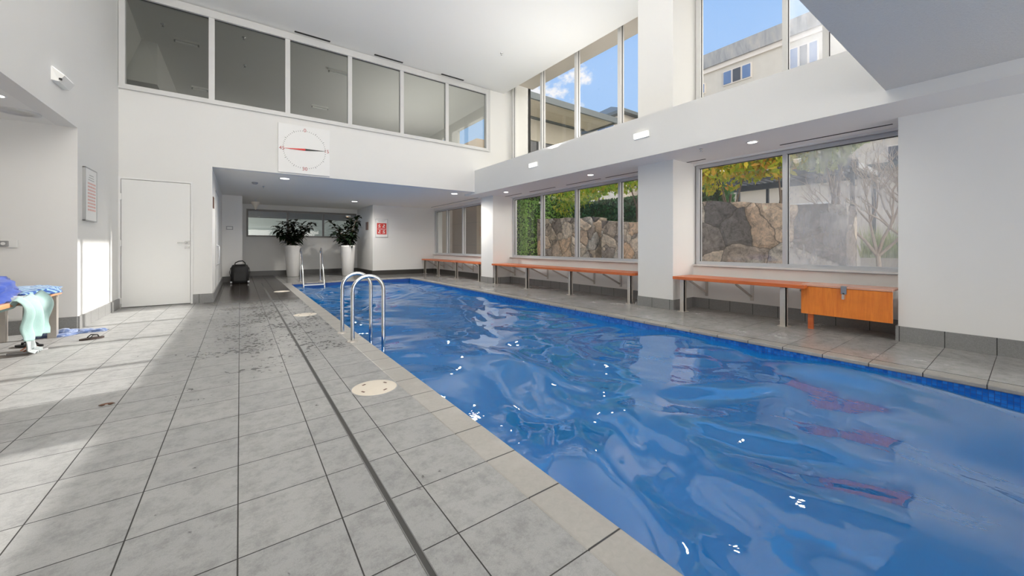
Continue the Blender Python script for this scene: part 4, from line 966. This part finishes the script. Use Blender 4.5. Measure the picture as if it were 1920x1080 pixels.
def tree(x, y, h, clouds, mat, lab, seed, n=700, size=.13, bark='bark', r=.06, grp='trees in the garden'):
    e_ = empty('garden_tree', (x, y, 0), lab, 'tree', grp); rnd = random.Random(seed)
    t = B().tube([(x, y, 0), (x+.05, y-.03, h*.4), (x-.04, y+.05, h*.75), (x, y, h)], [r, r*.8, r*.6, r*.4], 8)
    for c, rr in clouds:
        t.tube([(x, y, h*.7), ((x+c[0])/2, (y+c[1])/2, (h*.8+c[2])/2), c], [r*.4, r*.3, r*.12], 6)
    t.build('trunk', W[bark], e_)
    m_ = B()
    for c, rr in clouds: leafcloud(m_, c, rr, n, size, rnd)
    m_.build('foliage', W[mat], e_)
tree(9.2, 4.1, 2.2, [((8.9, 4.3, 2.75), (.7, .75, .55)), ((9.0, 3.6, 2.9), (.6, .5, .5)), ((9.1, 4.6, 3.1), (.6, .7, .6))], 'leaf_autumn', 'yellow and green leafy tree over the big stones, left pane of the misted window', 5, 620, .15)
tree(9.4, 3.15, 2.2, [((9.1, 3.15, 2.85), (.6, .42, .45)), ((9.3, 2.9, 3.15), (.6, .45, .5))], 'leaf_autumn', 'orange tinged leafy branch beside the window mullion', 6, 560, .14)
tree(9.6, 2.3, 2.3, [((9.3, 2.45, 2.9), (.6, .45, .45)), ((9.4, 2.1, 3.2), (.5, .45, .4))], 'leaf_grey', 'grey-green tree seen through the misted pane', 7, 520, .12)
tree(10.2, 9.0, 2.6, [((9.7, 9.2, 3.1), (.8, 1.0, .75)), ((9.6, 8.3, 3.2), (.8, .8, .6)), ((9.8, 10.0, 2.9), (.8, .7, .8))], 'leaf_yellow', 'yellow-green tree above the left stone wall in the middle window', 8, 700, .15)
tree(9.8, 7.0, 2.7, [((9.5, 7.3, 3.2), (.7, .8, .6)), ((9.5, 6.3, 3.05), (.7, .7, .6)), ((9.4, 5.5, 2.9), (.7, .7, .6))], 'leaf_yellow', 'tree with hanging yellowish leaves at the right of the middle window', 9, 700, .15)
tree(11.5, 11.5, 3.2, [((11.0, 11.8, 3.2), (.9, 1.2, 1.0)), ((11.2, 10.2, 3.6), (.9, .9, .8))], 'leaf_yellow', 'leafy green tree behind the clipped hedge', 10, 600, .16)
def hedge(x0, x1, y0, y1, z1, mat, lab, seed, n, size=.07, cat='hedge'):
    e_ = empty('hedge', ((x0+x1)/2, (y0+y1)/2, 0), lab, cat); rnd = random.Random(seed)
    B().box(x0+.06, x1-.06, y0+.06, y1-.06, 0, z1-.06).build('dense_core', plain('hedge_core', (.05, .10, .03), .9), e_)
    m_ = B()
    for _ in range(n):
        f = rnd.random()
        if f < .55: p = Vector((x0+rnd.uniform(0, .08), rnd.uniform(y0, y1), rnd.uniform(0, z1)))
        elif f < .85: p = Vector((rnd.uniform(x0, x1), y0+rnd.uniform(0, .08), rnd.uniform(0, z1)))
        else: p = Vector((rnd.uniform(x0, x1), rnd.uniform(y0, y1), z1-rnd.uniform(0, .08)))
        s_ = size*rnd.uniform(.7, 1.4); R_ = Euler((rnd.uniform(0, 6.3), rnd.uniform(0, 6.3), rnd.uniform(0, 6.3))).to_matrix()
        m_.add([p+R_ @ Vector(v)*s_ for v in ((-.5, 0, 0), (0, -.35, .1), (.6, 0, 0), (0, .35, .1))], [(0, 1, 2, 3)])
    m_.build('leaves', W[mat], e_)
hedge(9.2, 10.4, 10.4, 13.6, 3.1, 'leaf_hedge', 'tall light green clipped hedge at the left of the middle window', 21, 9000)
hedge(8.55, 9.2, 10.95, 11.35, 2.7, 'leaf_hedge', 'narrow green hedge pillar in front of the tall hedge', 22, 2500)
hedge(9.9, 10.5, 4.6, 10.0, 2.55, 'leaf_ivy', 'dark ivy-covered screen behind the stone walls', 23, 12000, .10)
stp = empty('garden_steps', (8.9, 7.2, 0), 'green edged steps in the gap between the two stone walls', 'steps')
for k in range(4):
    B().box(8.8+.28*k, 9.1+.28*k, 6.9, 7.55, 0, .62+.22*k).build('step', W['leaf_ivy'], stp); B().box(8.79+.28*k, 8.83+.28*k, 6.9, 7.55, .60+.22*k, .635+.22*k).build('nosing', W['leaf_hedge'], stp)
# sandstone wing next to window_3
sw = empty('sandstone_wing', (8, 15, 0), 'sandstone clad wall outside the farthest window', 'building')
B().box(8.0, 8.4, 13.6, 24, 0, 5.5).build('wall', W['sandstone'], sw); B().box(7.3, 8.0, 15.8, 24, 0, 5.5).build('pier', W['render_white'], sw)
# upper wing with boarded overhang (seen through window_5)
uw = empty('gallery_wing', (9.5, 11, 3.2), 'building wing with boarded roof overhang seen in the upper window', 'building')
B().box(7.2, 12.4, 10.0, 11.5, 6.05, 6.1).build('boarded_overhang', W['soffit_board'], uw)
B().box(7.2, 12.5, 9.92, 10.0, 6.0, 6.22).box(12.4, 12.5, 10.0, 12.0, 6.0, 6.22).build('roof_edge', W['roof'], uw)
B().box(7.2, 12.0, 11.5, 11.6, 5.15, 5.98).build('wall_band', W['render_beige'], uw); B().box(7.2, 12.1, 11.40, 11.5, 5.98, 6.05).build('shadow_trim', W['roof'], uw)
B().box(7.2, 12.0, 11.55, 11.6, 3.2, 5.15).build('window_strip', W['win_dark'], uw)
for k in range(5): B().box(7.9+.85*k, 7.96+.85*k, 11.48, 11.55, 3.2, 5.15).build('window_post', W['alu'], uw)
B().box(7.2, 12.0, 10.6, 11.48, 3.0, 3.2).build('floor_slab', W['render_white'], uw)
# far houses
def house(loc, wx, wy, wz, roof_h, lab, wall_m, wins, gable=True):
    x, y = loc; e_ = empty('house', (x, y, 0), lab, 'building')
    B().box(x, x+wx, y, y+wy, -.2, wz).build('wall', W[wall_m], e_)
    o_ = .5
    if gable:
        yr = y+wy*.45
        B().add([(x-o_, y-o_, wz-.1), (x-o_, y+wy+o_, wz-.1), (x+wx+o_, y+wy+o_, wz-.1), (x+wx+o_, y-o_, wz-.1), (x+wx*.3, yr, wz+roof_h), (x+wx*.7, yr, wz+roof_h), (x-o_, y-o_, wz-.35), (x-o_, y+wy+o_, wz-.35), (x+wx+o_, y+wy+o_, wz-.35), (x+wx+o_, y-o_, wz-.35)],
            [(0, 4, 1), (0, 3, 5, 4), (1, 4, 5, 2), (2, 5, 3), (6, 0, 1, 7), (9, 3, 0, 6), (7, 1, 2, 8), (6, 7, 8, 9)]).build('roof', W['roof'], e_)
    for (a, b, z0, z1) in wins:
        q = B().box(x-.06, x-.01, a, b, z0, z1).build('window', W['render_white'], e_)
        B().box(x-.09, x-.06, a+.06, (a+b)/2-.03, z0+.06, z1-.06).box(x-.09, x-.06, (a+b)/2+.03, b-.06, z0+.06, z1-.06).build('pane', W['win_blue'], q)
    return e_
house((25, 19.4), 8, 7, 12.0, 1.7, 'pale house with dark hipped roof seen beyond the upper window', 'render_beige', [(20.2, 22.0, 9.8, 11.2)])
house((26, 15.2), 7, 2.6, 11.3, 1.0, 'smaller house with dark roof farther right in the upper window', 'render_white', [(16, 17, 9.6, 10.8)])
ap = empty('apartment_block', (36, 9, 0), 'weathered beige apartment block seen high in the near upper window', 'building')
K = 36/22
def kz(z): return 1+(z-1)*K
B().box(36, 48, -14, 12.5*K, -.2, kz(11.0)).build('wall', W['render_beige'], ap)
B().box(35.6, 48.2, -14.2, 12.7*K, kz(11.25), kz(12.05)).build('parapet', W['slate'], ap)
B().box(35.8, 48.1, -14.1, 12.6*K, kz(11.0), kz(11.25)).build('light_band', W['render_white'], ap)
for a, b, z0, z1 in ((8.75, 10.2, 9.95, 10.75), (5.9, 7.05, 9.6, 10.7), (2.2, 3.6, 9.5, 10.7), (11.2, 12.0, 9.9, 10.5), (8.75, 10.2, 7.0, 8.2), (5.7, 7.2, 7.0, 8.2), (2.2, 3.6, 7.0, 8.2), (8.75, 10.2, 3.9, 5.2), (5.7, 7.2, 3.9, 5.2), (2.2, 3.6, 3.9, 5.2)):
    a, b, z0, z1 = a*K, b*K, kz(z0), kz(z1)
    q = B().box(35.9, 35.99, a, b, z0, z1).build('window', W['render_white'], ap)
    t3 = (b-a)/3
    for k in range(3): B().box(35.84, 35.9, a+t3*k+.08, a+t3*(k+1)-.08, z0+.1, z1-.1).build('pane', W['win_blue'] if k != 1 and z0 > 12 else W['win_dark'], q)
# low house behind the pergola
hb = empty('garden_house', (16, 3, 0), 'pale house with garage opening behind the pergola', 'building')
B().box(16, 17, -14, 9, -.1, 3.3).build('wall', W['render_white'], hb); B().box(15.6, 17.2, -14, 9, 3.3, 3.5).build('roof', W['roof'], hb)
for a, b, z0, z1, m2 in ((3.9, 5.3, .2, 2.5, 'render_grey'), (6.2, 7.6, 1.0, 2.5, 'win_dark'), (1.0, 2.2, 1.3, 2.7, 'win_dark'), (-1.5, .1, .2, 2.5, 'render_grey')):
    q = B().box(15.93, 16, a, b, z0, z1).build('window', W['board'], hb); B().box(15.90, 15.93, a+.07, b-.07, z0+.07, z1-.07).build('pane', W[m2], q)
# pergola
pg = empty('pergola', (12, 4, 0), 'dark pergola with slatted roof and posts', 'pergola')
B().box(11.4, 11.5, 2.35, 7.4, 2.80, 2.98).box(13.4, 13.5, 2.35, 7.4, 2.80, 2.98).build('edge_beam', W['pergola'], pg)
for y in (2.42, 7.3): B().box(11.4, 13.5, y-.05, y+.05, 2.82, 2.96).build('side_beam', W['alu'] if y < 3 else W['pergola'], pg)
for k in range(26): B().box(11.35, 13.55, 2.5+k*.19, 2.56+k*.19, 2.98, 3.06).build('roof_slat', W['pergola'], pg)
for x in (11.45, 13.45):
    for y in (2.45, 4.9, 7.3): B().box(x-.035, x+.035, y-.035, y+.035, 0, 2.82).build('post', W['pergola'], pg)
def bare_tree(x, y, lab, seed, h=2.2):
    rnd = random.Random(seed); m_ = B(); e_ = empty('bare_tree', (x, y, 0), lab, 'tree', 'bare branching trees')
    def br(p, d, L, r, k):
        q = p + d*L*.5 + Vector((rnd.uniform(-.04, .04), rnd.uniform(-.05, .05), .02)); e2 = p + d*L
        m_.tube([p, q, e2], [r, r*.85, r*.65], 6, False)
        if k == 0: return
        for i in range(3 if k > 1 else 2):
            nd = (d + Vector((rnd.uniform(-.6, .6), rnd.uniform(-.7, .7), rnd.uniform(.0, .45)))).normalized(); br(e2, nd, L*rnd.uniform(.6, .85), r*.6, k-1)
    br(Vector((x, y, 0)), Vector((0, 0, 1)), .85, .05, 0)
    for i in range(4): br(Vector((x, y, .8)), Vector((rnd.uniform(-.4, .4), -.7+.45*i, .9)).normalized(), h*.32, .03, 4)
    m_.build('branches', W['bark_pale'], e_)
bare_tree(9.9, 1.75, 'bare branching tree left of the pergola post, in the misted pane', 31)
bare_tree(10.2, 1.2, 'bare branching tree right of the pergola post, in the misted pane', 32)
bare_tree(10.0, .55, 'bare tree at the right edge of the misted pane', 33)
pl = empty('garden_planter', (11, 1, 0), 'long low planter with grasses in the misted pane', 'planter')
B().box(10.9, 11.3, -1.0, 2.2, 0, .75).build('planter_box', W['concrete'], pl)
m_ = B(); rnd = random.Random(5)
for _ in range(900):
    p = Vector((rnd.uniform(10.92, 11.28), rnd.uniform(-1.0, 2.2), .74)); d = Vector((rnd.uniform(-.15, .15), rnd.uniform(-.2, .2), rnd.uniform(.4, .8)))
    m_.add([p, p+Vector((0, .025, 0)), p+d], [(0, 1, 2)])
m_.build('grasses', W['leaf_grey'], pl)
tag(B().box(12.2, 12.8, -2, 2.2, 0, 1.15).build('garden_screen', W['render_grey']), 'low grey garden wall behind the planter', 'wall')
